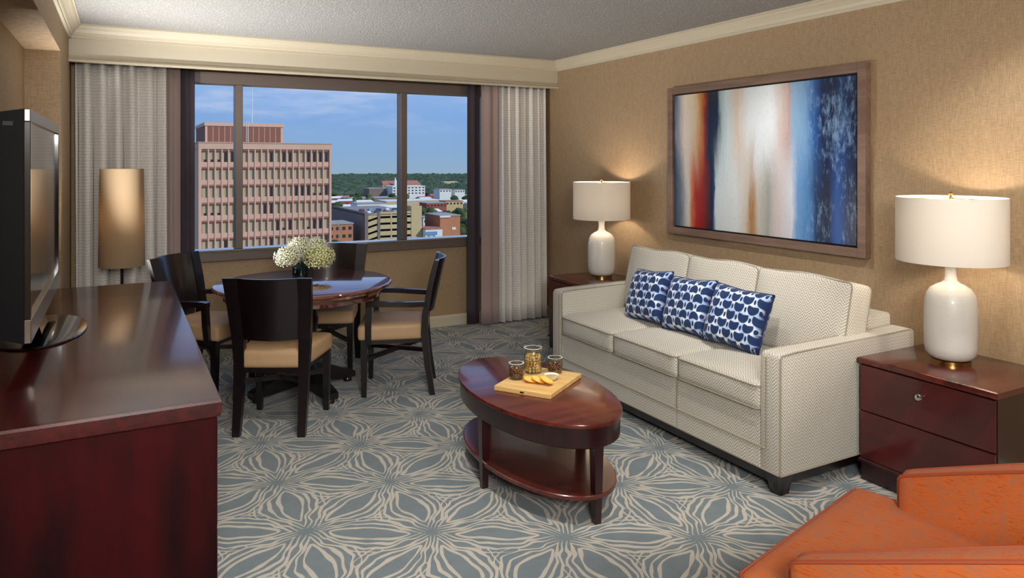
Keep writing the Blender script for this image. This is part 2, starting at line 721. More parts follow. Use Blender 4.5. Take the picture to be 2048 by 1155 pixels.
def m_mahogany_facing(name):
    """drawer fronts veneered in wedges"""
    m, t = mat(name)
    o = t.obj()
    x, y, z = t.sep(o)
    d = t.add(t.mul(y, 1.6), z)
    s = t.m('MODULO', t.add(t.mul(d, 1.9), 20.0), 1.0)
    a = t.noise(t.map(o, (20, 4, 30)), 1.0, 5.0, 0.6)
    f = t.add(t.mul(a, 0.5), t.mul(t.step(s, 0.45, 0.55), 0.14))
    c = t.mix(f, lin('#2a0d10'), lin('#6e1f1a'))
    t.out(t.pbr(c, 0.28, 0, 0.5, 0.5, 0.1))
    return m


def m_brick(name, a, b):
    m, t = mat(name)
    o = t.obj()
    n = t.noise(o, 0.35, 3.0, 0.6)
    f = t.noise(t.map(o, (4, 4, 9)), 1.0, 2.0, 0.6)
    c = t.mix(t.add(t.mul(n, .6), t.mul(f, .4)), lin(a), lin(b))
    t.out(t.pbr(c, 0.9, 0, 0.1))
    return m


def m_leaf(name, a, b, s=1.2):
    m, t = mat(name)
    o = t.obj()
    ri = t.n('ShaderNodeObjectInfo').outputs['Random']
    n = t.noise(o, s, 4.0, 0.7)
    c = t.mix(t.step(n, 0.35, 0.68), lin(a), lin(b))
    c = t.mix(t.mul(ri, 0.35), c, lin('#4d5a30'))
    t.out(t.pbr(c, 0.9, 0, 0.1, normal=t.bump(n, 1.0, 0.6)))
    return m


def m_ground():
    m, t = mat('town_ground')
    o = t.obj()
    n = t.noise(o, 0.006, 5.0, 0.65)
    n2 = t.noise(o, 0.05, 4.0, 0.7)
    c = t.ramp(n, [(0.36, lin('#4c5a38')), (0.48, lin('#5d6844')), (0.55, lin('#8d8676')), (0.66, lin('#6c6a66'))])
    c = t.mix(t.mul(n2, 0.4), c, lin('#39452c'))
    t.out(t.pbr(c, 0.95, 0, 0.05))
    return m


M = {}
M['carpet'] = m_carpet()
M['wall'] = m_wallpaper()
M['ceiling'] = m_popcorn()
M['trim'] = plain('cream_paint', '#c6bca6', 0.45, nz=.03, nscale=8)
M['frame_dark'] = plain('bronze_window_frame', '#6a5d56', 0.42, 0.2, nz=.05)
M['sill'] = plain('satin_sill', '#7c776f', 0.12, 0.1, coat=.8, nz=.03)
M['pane'] = m_glass('window_glass', '#f6fbff', 0.18)
M['jar'] = m_glass('jar_glass', '#f2f6f4', 1.0)
M['vase'] = m_glass('vase_glass', '#c3d0da', 1.2)
M['wood'] = wood('mahogany', '#2b0809', '#561413', 0.25, 0.5, (26, 2.2, 26), .10)
M['wood_x'] = wood('mahogany_across', '#3a1210', '#6a2a1e', 0.25, 0.5, (2.2, 26, 26), .10)
M['wood_dark'] = wood('mahogany_dark', '#1e0a0c', '#361014', 0.3, 0.4, (26, 26, 3), .12)
M['drawer'] = m_mahogany_facing('wedge_veneer')
M['wood_end'] = wood('mahogany_end', '#120204', '#40040a', 0.42, 0.05, (9, 9, 2.0), .15, spec=.18)
M['wood_table'] = wood('cherry_table', '#4a1c12', '#83371d', 0.18, 1.0, (2.5, 24, 24), .03, coat_ior=2.6)
M['espresso'] = wood('espresso_wood', '#0f090b', '#1d1215', 0.32, 0.4, (24, 24, 3), .12)
M['seat'] = plain('tan_leather', '#c29f78', 0.5, nz=.08, nscale=18, bump=.05)
M['sofa'] = m_herringbone('herringbone_weave', '#dad6cb', '#aaa395', 1.35)
M['sofa_pipe'] = plain('sofa_welt', '#9a9080', 0.85)  # welt darkened so that its shadow line sits in the colour
M['pillow'] = m_pillow()
M['pillow_down'] = m_pillow(True)
M['navy'] = plain('navy_cotton', '#16264e', 0.85)
M['orange'] = m_orange()
M['orange_pipe'] = plain('orange_welt', '#9a4524', 0.7)
M['sheer'] = m_sheer()
M['drape'] = plain('mauve_drape', '#a08d88', 0.8, nz=.06, nscale=60, sheen=.2)
M['aubergine'] = plain('aubergine_lining', '#3b3039', 0.75, nz=.08, nscale=60)
M['shade'] = m_shade('ivory_linen_shade', '#f0eae0', 0.2)
M['shade_tan'] = m_shade('tan_linen_shade', '#c0a888', 0.42)
M['ceramic'] = plain('white_ceramic', '#dcdad2', 0.35, nz=.04, nscale=120, bump=.12, coat=.2)
M['brass'] = plain('brass', '#b08d52', 0.25, 1.0)
M['chrome'] = plain('chrome', '#d5d5d8', 0.1, 1.0)
M['steel'] = plain('clip_steel', '#b9b9bb', 0.25, 1.0)
M['tv_black'] = plain('gloss_black', '#0b0b10', 0.12, 0, .5, .8)
M['tv_back'] = plain('tv_case', '#0b090d', 0.5, spec=.2)
M['tv_silver'] = plain('tv_bezel_silver', '#a8a39a', 0.22, 0.9)
M['screen'] = plain('tv_screen', '#0c0d0f', 0.12, 0, .5, .3)
M['pole'] = plain('dark_metal', '#1c1716', 0.4, 0.6)
M['art'] = m_painting()
M['art_frame'] = wood('art_frame_wood', '#6d5547', '#8b7060', 0.4, 0.1, (30, 3, 30), .2)
M['black'] = plain('black_gap', '#0b0a0c', 0.6)
M['board'] = wood('maple_board', '#c79a58', '#e8c68a', 0.5, 0.0, (30, 3, 30))
M['dish'] = plain('white_porcelain', '#e8e4da', 0.2, coat=.5)
M['dip'] = plain('honey_dip', '#b99a58', 0.3)
M['rind'] = plain('orange_rind', '#eda035', 0.5)
M['flesh'] = plain('orange_flesh', '#f7c95c', 0.35, nz=.12, nscale=150, bump=.2)
M['pith'] = plain('orange_pith', '#f6d98a', 0.5)
def m_nut(name, a, b):
    m, t = mat(name)
    t.out(t.pbr(t.mix(t.n('ShaderNodeObjectInfo').outputs['Random'], lin(a), lin(b)), .5))
    return m
M['nut'] = m_nut('cashew', '#b87f38', '#ecc584')
M['almond'] = m_nut('almond', '#4a2414', '#94603f')
M['petal'] = plain('cream_petal', '#f0f0dc', 0.7, nz=.1, nscale=40)
M['petal_green'] = plain('lime_cream_petal', '#e2e0aa', 0.7, nz=.1, nscale=40)
M['bloom_core'] = plain('bloom_shade_green', '#8d9560', 0.8, nz=.2, nscale=60)  # darker core puts the shade between the florets into the colour
M['green'] = plain('leaf_green', '#2c4a1e', 0.5, nz=.2, nscale=40)
# exterior
M['tower'] = m_brick('pink_concrete', '#c79c86', '#deb9a2')
M['tower_side'] = M['tower']
M['louver'] = plain('penthouse_louver', '#86584a', 0.8, nz=.1, nscale=3)
M['blind'] = plain('window_blind', '#b0aa88', 0.6, nz=.08, nscale=1)
M['winglass'] = plain('dark_window', '#3a3636', 0.25)
M['header_shade'] = plain('red_brown_header_shade', '#a5685a', 0.85)  # shadow at the top of each window recess, put into the colour
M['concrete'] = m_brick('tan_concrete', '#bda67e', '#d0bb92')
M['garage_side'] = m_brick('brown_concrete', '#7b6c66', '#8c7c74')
M['deck'] = plain('parking_deck', '#8a8684', 0.9, nz=.1, nscale=.3)
M['shadow_gap'] = plain('garage_interior_shade', '#2a2624', 0.9)
M['brick'] = m_brick('orange_brick', '#ad7052', '#c58c6a')
M['brick_red'] = m_brick('red_brick', '#8a4c44', '#a9655a')
M['white_wall'] = plain('white_wall', '#e2e0da', 0.8, nz=.03, nscale=.2)
M['blue_paint'] = plain('blue_mural', '#5f92bd', 0.7)
M['roof_red'] = plain('red_roof', '#b0705c', 0.8, nz=.1, nscale=.3)
M['roof_grey'] = plain('grey_roof', '#a09c96', 0.8, nz=.1, nscale=.3)
M['leaf'] = [m_leaf('tree_leaf_a', '#2f3f20', '#66744a', .35), m_leaf('tree_leaf_b', '#37472a', '#727d54', .35), m_leaf('tree_leaf_c', '#2a3a22', '#566544', .35)]
M['forest'] = m_leaf('forest_leaf', '#34453a', '#58695a', .05)
M['bark'] = plain('bark', '#54443a', 0.9)
M['ground'] = m_ground()
M['car'] = [plain('car_paint_%d' % i, c, 0.3, coat=.5) for i, c in enumerate(('#d8d8d8', '#3a3d45', '#7a2a26', '#8a93a0', '#23324a'))]
M['bulb'] = None

# ------------------------------------------------------------------ room shell
XL, XR, YB, YF, ZC = -0.33, 3.88, 6.5, -1.6, 2.6
XN, YN, ZN = -0.52, 5.37, 2.295
struct('floor', bx(new_bm(), (XN - .2, YF, -0.1), (XR, YB, 0)), M['carpet'], 'slate blue carpet with cream swirling flower outlines')
struct('ceiling', bx(new_bm(), (XN - .25, YF - .1, ZC), (XR + .2, YB + .3, ZC + .15)), M['ceiling'], 'white sprayed popcorn ceiling')
struct('wall_right', bx(new_bm(), (XR, YF - .1, -.1), (XR + .15, YB + .2, ZC)), M['wall'], 'tan grasscloth wall behind the sofa')
struct('wall_left', bx(new_bm(), (XN - .15, YF - .1, -.1), (XN, YN, ZC)), M['wall'], 'tan grasscloth wall of the television niche')
struct('wall_left_pier', bx(new_bm(), (XN - .15, YN, -.1), (XL, YB + .2, ZC)), M['wall'], 'grasscloth pier between niche and curtain')
struct('wall_left_soffit', bx(new_bm(), (XN, YF, ZN), (XL, YN, ZC)), M['wall'], 'brown soffit over the television niche')
struct('wall_front', bx(new_bm(), (XN - .15, YF - .15, -.1), (XR, YF, ZC)), M['wall'], 'grasscloth wall behind the camera')
# window wall with its opening
WX0, WX1, WZ0, WZ1 = 0.30, 3.25, 0.80, 2.30
bm = new_bm()
bx(bm, (XL, YB, -.1), (XR, YB + .2, WZ0))
bx(bm, (XL, YB, WZ1), (XR, YB + .2, ZC))
bx(bm, (XL, YB, WZ0), (WX0, YB + .2, WZ1))
bx(bm, (WX1, YB, WZ0), (XR, YB + .2, WZ1))
struct('wall_back', bm, M['wall'], 'tan grasscloth wall under and beside the window')

# crown mouldings and valance
crown = [(0, 0), (.082, 0), (.082, -.012), (.072, -.016), (.066, -.026), (.05, -.04), (.034, -.06), (.026, -.078), (.018, -.082), (.018, -.1), (0, -.1)]
VY = 6.2
bm = new_bm()
prism_y(bm, [(XR - a, ZC + b) for a, b in crown], YF, VY)
struct('trim_1', bm, M['trim'], 'cream crown moulding along the right wall')
bm = new_bm()
prism_y(bm, [(XL + a, ZC + b) for a, b in crown], YF, VY)
struct('trim_2', bm, M['trim'], 'cream crown moulding along the left soffit')
bm = new_bm()
prism_x(bm, [(VY - a, ZC + b) for a, b in crown], XL, XR)
struct('trim_3', bm, M['trim'], 'cream crown moulding on top of the curtain valance')
vp = [(VY, ZC), (VY, 2.375), (VY - .010, 2.37), (VY - .014, 2.362), (VY - .010, 2.354), (VY - .022, 2.349), (VY - .028, 2.340), (VY - .028, 2.328), (VY + .03, 2.328), (VY + .03, ZC)]
struct('trim_4', prism_x(new_bm(), vp, XL, XR), M['trim'], 'cream flat valance board hiding the curtain tops')
bbp = [(0, 0), (-.016, 0), (-.016, .085), (-.012, .098), (-.006, .105), (0, .105)]
struct('baseboard_back', prism_x(new_bm(), [(YB + a, b) for a, b in bbp], XL, XR), M['trim'], 'cream baseboard under the window')
struct('baseboard_right', prism_y(new_bm(), [(XR + a, b) for a, b in bbp], YF, YB - .02), M['trim'], 'cream baseboard along the right wall')
struct('baseboard_left', prism_y(new_bm(), [(XN - a, b) for a, b in bbp], YF, YN), M['trim'], 'cream baseboard in the niche')

# window: frame, mullions, panes, sill
win = bpy.data.objects.new('window_1', None)
COL.objects.link(win)
win['kind'] = 'structure'
win['label'] = 'wide three-pane bronze framed window'
gx0, gx1, gz0, gz1 = 0.36, 3.19, 0.86, 2.245
MU = (0.885, 2.352)
obj('window_sill', bx(new_bm(), (WX0, 6.44, .845), (WX1, 6.60, .862), .003), M['sill'], win)
obj('window_apron', bx(new_bm(), (WX0, 6.452, .768), (WX1, 6.54, .845), .003), M['frame_dark'], win)
obj('window_head', bx(new_bm(), (WX0, 6.47, gz1), (WX1, 6.62, 2.34), .003), M['frame_dark'], win)
for x0, x1 in ((WX0, gx0), (gx1, WX1)):
    obj('window_jamb', bx(new_bm(), (x0, 6.5, .862), (x1, 6.62, gz1), .003), M['frame_dark'], win)
for x in MU:
    obj('mullion', bx(new_bm(), (x - .03, 6.475, .862), (x + .03, 6.60, gz1), .004), M['frame_dark'], win)
ed = [gx0, MU[0] - .03, MU[0] + .03, MU[1] - .03, MU[1] + .03, gx1]
for i in range(3):
    obj('pane', bx(new_bm(), (ed[2 * i], 6.575, .862), (ed[2 * i + 1], 6.581, gz1)), M['pane'], win)


# ------------------------------------------------------------------ curtains
def curtain(name, label, x0, x1, y, amp, folds, m, z0=.015, z1=2.40, seed=1, nseg=None, ysl=0.0, thick=.004, flare=0.0):
    rnd = random.Random(seed)
    ph = [rnd.uniform(-.9, .9) for _ in range(80)]
    am = [rnd.uniform(.55, 1.15) for _ in range(80)]
    n = nseg or int(folds * 12) + 1
    nz = 14
    bm = new_bm()
    g = []
    for k in range(nz + 1):
        tz = k / nz
        row = []
        for i in range(n + 1):
            s = i / n
            q = s * folds
            j = int(q)
            f = q - j
            A = amp * (am[j] * (1 - f) + am[j + 1] * f)
            P = ph[j] * (1 - f) + ph[j + 1] * f
            taper = 0.75 + 0.25 * math.cos(tz * PI * .9)
            w = math.sin(2 * PI * q + P * (1 - .35 * tz))
            # gathered, slightly finer pleats towards the head
            yy = y + ysl * s + A * taper * (0.8 * w + .25 * math.sin(4 * PI * q + 3 * P + tz))
            xx = x0 + (x1 - x0) * s + A * .22 * math.cos(2 * PI * q + P) * taper + flare * (s - .5) * (1 - tz)
            row.append(bm.verts.new((xx, yy, z0 + (z1 - z0) * tz)))
        g.append(row)
    for k in range(nz):
        for i in range(n):
            bm.faces.new((g[k][i], g[k][i + 1], g[k + 1][i + 1], g[k + 1][i]))
    o = obj(name, bm, m, smooth=True, angle=None)
    md = o.modifiers.new('thickness', 'SOLIDIFY')
    md.thickness = thick
    md.offset = 0
    return tag(o, label, 'curtain')


curtain('sheer_curtain', 'white pleated sheer curtain behind the floor lamp', -.305, .315, 6.365, .092, 6.0, M['sheer'], seed=3)
curtain('drape', 'mauve drape beside the sheer behind the floor lamp', .30, .425, 6.37, .018, 1.6, M['drape'], seed=5)
curtain('blackout_lining', 'dark aubergine lining strip at the window edge nearest the floor lamp', .415, .535, 6.40, .014, 1.3, M['aubergine'], seed=8)
curtain('sheer_curtain', 'white pleated sheer curtain in the corner by the far end table', 3.26, 3.84, 6.365, .070, 7.0, M['sheer'], seed=12)
curtain('drape', 'mauve drape beside the sheer near the sofa corner', 3.085, 3.27, 6.32, .020, 1.9, M['drape'], seed=15)
curtain('blackout_lining', 'dark aubergine lining strip at the window edge nearest the sofa', 2.965, 3.10, 6.39, .014, 1.3, M['aubergine'], seed=19)

# ------------------------------------------------------------------ television console
DX0, DX1, DY0, DY1, DZ = -0.50, 0.282, 2.42, 4.97, 0.86
con = thing('media_console', 'long dark mahogany media console under the television', 'cabinet', ((DX0 + DX1) / 2, (DY0 + DY1) / 2, 0))
hx, hy = (DX1 - DX0) / 2, (DY1 - DY0) / 2
bm = new_bm()
# top with sloping edge below a thin flat
secs = []
for dz, e in ((-.062, -.016), (-.056, -.006), (-.040, -.002), (-.012, -.001), (-.004, -.005), (0, -.018)):
    secs.append(rect((0, 0, DZ + dz), hx + e, hy + e))
obj('top', loft(bm, secs), M['wood'], con, smooth=True, angle=25)
obj('body', bx(new_bm(), (-hx + .02, -hy + .03, .09), (hx - .012, hy - .03, DZ - .062), .004), M['wood_end'], con)
obj('plinth', bx(new_bm(), (-hx + .03, -hy + .045, 0), (hx - .04, hy - .045, .09), .003), M['wood_dark'], con)
for i in range(4):
    for k in range(2):
        y0 = -hy + .05 + i * (2 * hy - .1) / 4
        y1 = y0 + (2 * hy - .1) / 4 - .012
        z0 = .11 + k * .335
        dr = obj('drawer', bx(new_bm(), (hx - .016, y0, z0), (hx - .009, y1, z0 + .322), .002), M['drawer'], con)
        obj('pull_lip', bx(new_bm(), (hx - .010, (y0 + y1) / 2 - .06, z0 + .312), (hx - .006, (y0 + y1) / 2 + .06, z0 + .320)), M['wood_dark'], dr)

# television
tv = thing('television', 'large black flat screen television with silver bezel on the console', 'television', (-.31, 3.74, DZ))
bm = new_bm()
lathe(bm, [(0, 0), (.175, 0), (.182, .004), (.180, .009), (.150, .016), (0, .020)], 48, sx=1.0, sy=1.95)
obj('stand_base', bm, M['tv_black'], tv, smooth=True)
bm = new_bm()
loft(bm, [rect((-.02, 0, .012), .045, .15), rect((-.02, 0, .06), .028, .12), rect((-.01, 0, .12), .025, .11)])
obj('stand_neck', bm, M['tv_black'], tv, smooth=True, angle=30)
Z0, Z1, YA = .095, .925, .68
bm = new_bm()
loft(bm, [[(-.075, -YA * .86, Z0 + .07), (-.075, YA * .86, Z0 + .07), (-.075, YA * .86, Z1 - .06), (-.075, -YA * .86, Z1 - .06)],
          [(-.058, -YA + .012, Z0 + .02), (-.058, YA - .012, Z0 + .02), (-.058, YA - .012, Z1 - .012), (-.058, -YA + .012, Z1 - .012)],
          [(.012, -YA, Z0), (.012, YA, Z0), (.012, YA, Z1), (.012, -YA, Z1)]])
obj('case', bm, M['tv_back'], tv)
bm = new_bm()
bx(bm, (.012, -YA, Z1 - .045), (.032, YA, Z1), .003)
obj('bezel_top', bm, M['tv_silver'], tv)
obj('bezel_bottom', bx(new_bm(), (.012, -YA, Z0), (.034, YA, Z0 + .085), .003), M['tv_silver'], tv)
for s in (-1, 1):
    obj('bezel_side', bx(new_bm(), (.012, min(s * YA, s * (YA - .03)), Z0 + .085), (.032, max(s * YA, s * (YA - .03)), Z1 - .045), .002), M['tv_black'], tv)
obj('screen', bx(new_bm(), (.012, -YA + .03, Z0 + .085), (.022, YA - .03, Z1 - .045)), M['screen'], tv)
obj('grip', bx(new_bm(), (-.05, -YA + .003, Z1 - .06), (-.02, -YA + .02, Z1 - .045)), M['black'], tv)


# ------------------------------------------------------------------ lamps
def bulb_light(parent, z, power, col=(1.0, .85, .68), r=.035):
    l = bpy.data.lights.new('bulb_light', 'POINT')
    l.energy = power
    l.color = col
    l.shadow_soft_size = r
    o = bpy.data.objects.new('bulb_light', l)
    COL.objects.link(o)
    o.parent = parent
    o.location = (0, 0, z)


def m_bulb():
    m, t = mat('lit_bulb')
    t.out(t.pbr(lin('#fff2dd'), .4, emit=lin('#ffe2b8'), estr=6.0))
    return m


M['bulb'] = m_bulb()


def ring_shell(bm, r0, r1, z0, z1, th, seg=56):
    """open cylinder wall with thickness"""
    a = []
    for r, z in ((r0, z0), (r1, z1), (r1 - th, z1), (r0 - th, z0)):
        a.append([bm.verts.new((r * math.cos(2 * PI * i / seg), r * math.sin(2 * PI * i / seg), z)) for i in range(seg)])
    for k in range(4):
        p, q = a[k], a[(k + 1) % 4]
        for i in range(seg):
            j = (i + 1) % seg
            bm.faces.new((p[i], p[j], q[j], q[i]))
    return bm


# floor lamp
fl = thing('floor_lamp', 'slim dark floor lamp with tall tan cylinder shade by the curtain', 'lamp', (0.012, 5.93, 0))
obj('base', lathe(new_bm(), [(0, 0), (.14, 0), (.14, .012), (.13, .02), (.02, .026), (0, .026)], 40), M['pole'], fl, smooth=True, angle=35)
obj('pole', tube(new_bm(), [(0, 0, .02), (0, 0, .8), (0, 0, 1.1)], .010, 12), M['pole'], fl, smooth=True)
obj('shade', ring_shell(new_bm(), .150, .141, .845, 1.545, .003), M['shade_tan'], fl, smooth=True, angle=30)
bm = new_bm()
for k in range(3):
    a = k * 2 * PI / 3
    tube(bm, [(0, 0, 1.09), (.146 * math.cos(a), .146 * math.sin(a), 1.09)], .003, 6)
obj('spider', bm, M['pole'], fl)
obj('bulb', lathe(new_bm(), [(0, 1.10), (.014, 1.10), (.016, 1.13), (.03, 1.17), (.024, 1.20), (0, 1.21)], 16), M['bulb'], fl, smooth=True)
bulb_light(fl, 1.20, 2.4, (1.0, .84, .66))


def downlight(x, y, tx, ty, power, label, cone=62):  # spot and fixture added out of view to brighten the room
    t = thing('added_downlight', label, 'added light', (x, y, ZC), 0, 'added downlights out of view')
    obj('trim_ring', ring_shell(new_bm(), .075, .085, -.010, -.001, .02, 32), M['trim'], t, smooth=True, angle=30)
    obj('lens', lathe(new_bm(), [(0, -.006), (.058, -.006), (.058, -.001), (0, -.001)], 24), M['bulb'], t)
    l = bpy.data.lights.new('added_downlight_beam', 'SPOT')
    l.energy, l.color, l.spot_size, l.spot_blend, l.shadow_soft_size = power, (1.0, .95, .88), math.radians(cone), .7, .06
    o = bpy.data.objects.new('added_downlight_beam', l)
    COL.objects.link(o)
    o.parent = t
    o.location = (0, 0, -.02)
    o.rotation_euler = Vector((tx - x, ty - y, -ZC)).to_track_quat('-Z', 'Y').to_euler()


downlight(1.0, 2.7, 1.15, 3.5, 130, 'added unseen downlight over the open carpet')
downlight(2.2, 2.3, 2.75, 3.3, 130, 'added unseen downlight over the sofa front')
downlight(0.75, 3.15, 1.45, 6.9, 75, 'added unseen downlight aimed at the dining table', 40)
downlight(2.55, 3.1, 4.6, 3.75, 95, 'added unseen downlight aimed at the painting', 70)
downlight(3.05, 1.55, 4.6, 2.1, 70, 'added unseen downlight washing the wall by the near end table', 75)
# uplight added out of view behind the console to brighten the ceiling
up = thing('added_uplight', 'added unseen black uplight on the niche end behind the console', 'lamp', (-.24, YN - .07 + .0, .62))
obj('backplate', bx(new_bm(), (-.12, .055, -.03), (-.09, .07, .09), .003), M['pole'], up)
obj('can', lathe(new_bm(), [(0, 0), (.045, 0), (.055, .01), (.062, .13), (.056, .13), (.048, .05), (0, .05)], 28, cap=False), M['pole'], up, smooth=True, angle=40)
obj('bracket', tube(new_bm(), [(-.105, .06, .03), (-.04, .01, .03)], .008, 8), M['pole'], up)
obj('bulb', lathe(new_bm(), [(0, .05), (.03, .055), (.038, .075), (.028, .10), (0, .105)], 16), M['bulb'], up, smooth=True)
l = bpy.data.lights.new('added_uplight_beam', 'SPOT')
l.energy, l.color, l.spot_size, l.spot_blend, l.shadow_soft_size = 420, (1.0, .97, .93), math.radians(112), .9, .05
o = bpy.data.objects.new('added_uplight_beam', l)
COL.objects.link(o)
o.parent = up
o.location = (0, 0, .14)
o.rotation_euler = Vector((1.6, -.3, 1.95)).to_track_quat('-Z', 'Y').to_euler()


def table_lamp(loc, label):
    t = thing('table_lamp', label, 'lamp', loc, 0, 'pair of white ceramic table lamps')
    obj('brass_foot', lathe(new_bm(), [(0, 0), (.088, 0), (.088, .018), (.080, .022), (0, .022)], 40), M['brass'], t, smooth=True, angle=35)
    prof = [(0, .020), (.078, .020), (.098, .030), (.110, .050), (.114, .08), (.116, .16), (.116, .25), (.113, .30), (.105, .335), (.088, .362),
            (.062, .380), (.040, .390), (.029, .402), (.025, .425), (.024, .455), (.027, .470), (.034, .480), (.034, .486), (0, .486)]
    obj('ceramic_body', lathe(new_bm(), prof, 48), M['ceramic'], t, smooth=True, angle=60)
    obj('socket', lathe(new_bm(), [(0, .486), (.014, .486), (.014, .54), (0, .54)], 16), M['brass'], t, smooth=True, angle=40)
    obj('bulb', lathe(new_bm(), [(0, .54), (.014, .54), (.018, .56), (.03, .60), (.026, .63), (0, .645)], 16), M['bulb'], t, smooth=True)
    obj('harp', tube(new_bm(), [(-.014, 0, .53), (-.045, 0, .60), (-.05, 0, .68), (-.03, 0, .78), (0, 0, .808), (.03, 0, .78), (.05, 0, .68), (.045, 0, .60), (.014, 0, .53)], .002, 6), M['brass'], t)
    sh = obj('shade', ring_shell(new_bm(), .241, .241, .495, .808, .003), M['shade'], t, smooth=True, angle=30)
    bm = new_bm()
    for k in range(3):
        a = k * 2 * PI / 3 + .4
        tube(bm, [(0, 0, .802), (.239 * math.cos(a), .239 * math.sin(a), .802)], .002, 6)
    obj('spider', bm, M['brass'], sh)
    obj('finial', lathe(new_bm(), [(0, .806), (.007, .806), (.004, .815), (.010, .822), (.010, .828), (0, .836)], 14), M['brass'], t, smooth=True)
    bulb_light(t, .67, LAMP_W)
    return t


LAMP_W = 8.0
TZ = 0.615
table_lamp((3.585, 2.10, TZ), 'white ceramic table lamp with ivory drum shade on the near end table')
table_lamp((3.60, 5.05, TZ), 'white ceramic table lamp with ivory drum shade on the far end table')


# ------------------------------------------------------------------ end tables
def end_table(loc, label):
    t = thing('end_table', label, 'table', loc, 0, 'pair of mahogany end tables')
    hx, hy = .29, .335
    bm = new_bm()
    secs = [rect((0, 0, TZ + dz), hx + e, hy + e) for dz, e in ((-.034, -.008), (-.028, -.001), (-.014, 0), (-.004, -.003), (0, -.012))]
    obj('top', loft(bm, secs), M['wood_x'], t, smooth=True, angle=25)
    obj('body', bx(new_bm(), (-hx + .022, -hy + .012, .10), (hx - .004, hy - .012, TZ - .034), .003), M['wood_dark'], t)
    d1 = obj('drawer', bx(new_bm(), (-hx + .006, -hy + .016, .352), (-hx + .024, hy - .016, TZ - .038), .002), M['drawer'], t)
    d2 = obj('lower_panel', bx(new_bm(), (-hx + .006, -hy + .016, .112), (-hx + .024, hy - .016, .346), .002), M['drawer'], t)
    for d, z in ((d1, .505),):
        obj('knob', lathe(new_bm(), [(0, 0), (.007, 0), (.007, .014), (.013, .020), (.017, .027), (.013, .034), (0, .037)], 18), M['chrome'], d,
            (-hx + .006, 0.0, z), (0, -PI / 2, 0), smooth=True)
    obj('base_moulding', loft(new_bm(), [rect((0, 0, .092), hx + .002, hy - .004), rect((0, 0, .104), hx - .001, hy - .007), rect((0, 0, .112), hx - .012, hy - .014)]), M['wood_dark'], t)
    obj('plinth', bx(new_bm(), (-hx + .012, -hy + .016, 0), (hx - .02, hy - .016, .092), .002), M['wood_dark'], t)
    return t


end_table((3.565, 2.055, 0), 'near mahogany end table with chrome knob beside the orange armchair')
end_table((3.535, 5.02, 0), 'far mahogany end table half hidden behind the sofa arm')

# ------------------------------------------------------------------ dining table
DC = (1.13, 5.13)
DT = 0.762
dt = thing('dining_table', 'round polished cherry dining table on a dark pedestal', 'table', (DC[0], DC[1], 0), math.radians(16))
obj('top', lathe(new_bm(), [(0, .730), (.575, .730), (.592, .735), (.600, .742), (.602, .750), (.598, .757), (.588, .762), (0, .762)], 96), M['wood_table'], dt, smooth=True, angle=30)
obj('apron', lathe(new_bm(), [(0, .730), (.555, .730), (.557, .716), (.535, .700), (.528, .690), (.528, .668), (.520, .664), (0, .664)], 96), M['wood_table'], dt, smooth=True, angle=30)
obj('pedestal', lathe(new_bm(), [(0, .10), (.10, .10), (.115, .13), (.10, .17), (.075, .21), (.07, .30), (.085, .42), (.10, .50), (.085, .58), (.12, .63), (.20, .664), (0, .664)], 40), M['espresso'], dt, smooth=True, angle=50)
for k in range(4):
    a = k * PI / 2 + math.radians(0)
    ca, sa = math.cos(a), math.sin(a)
    def P(r, w, z):
        return (r * ca - w * sa, r * sa + w * ca, z)
    bm = new_bm()
    loft(bm, [[P(r, -w, z0), P(r, w, z0), P(r, w, z1), P(r, -w, z1)] for r, w, z0, z1 in ((.05, .045, .06, .20), (.16, .042, .05, .17), (.28, .038, .035, .11), (.36, .036, .03, .085), (.39, .036, .03, .07))])
    leg = obj('foot', bm, M['espresso'], dt)
    obj('foot_pad', lathe(new_bm(), [(0, 0), (.03, 0), (.032, .015), (.024, .03), (0, .03)], 16, c=P(.345, 0, 0)), M['espresso'], leg, smooth=True)


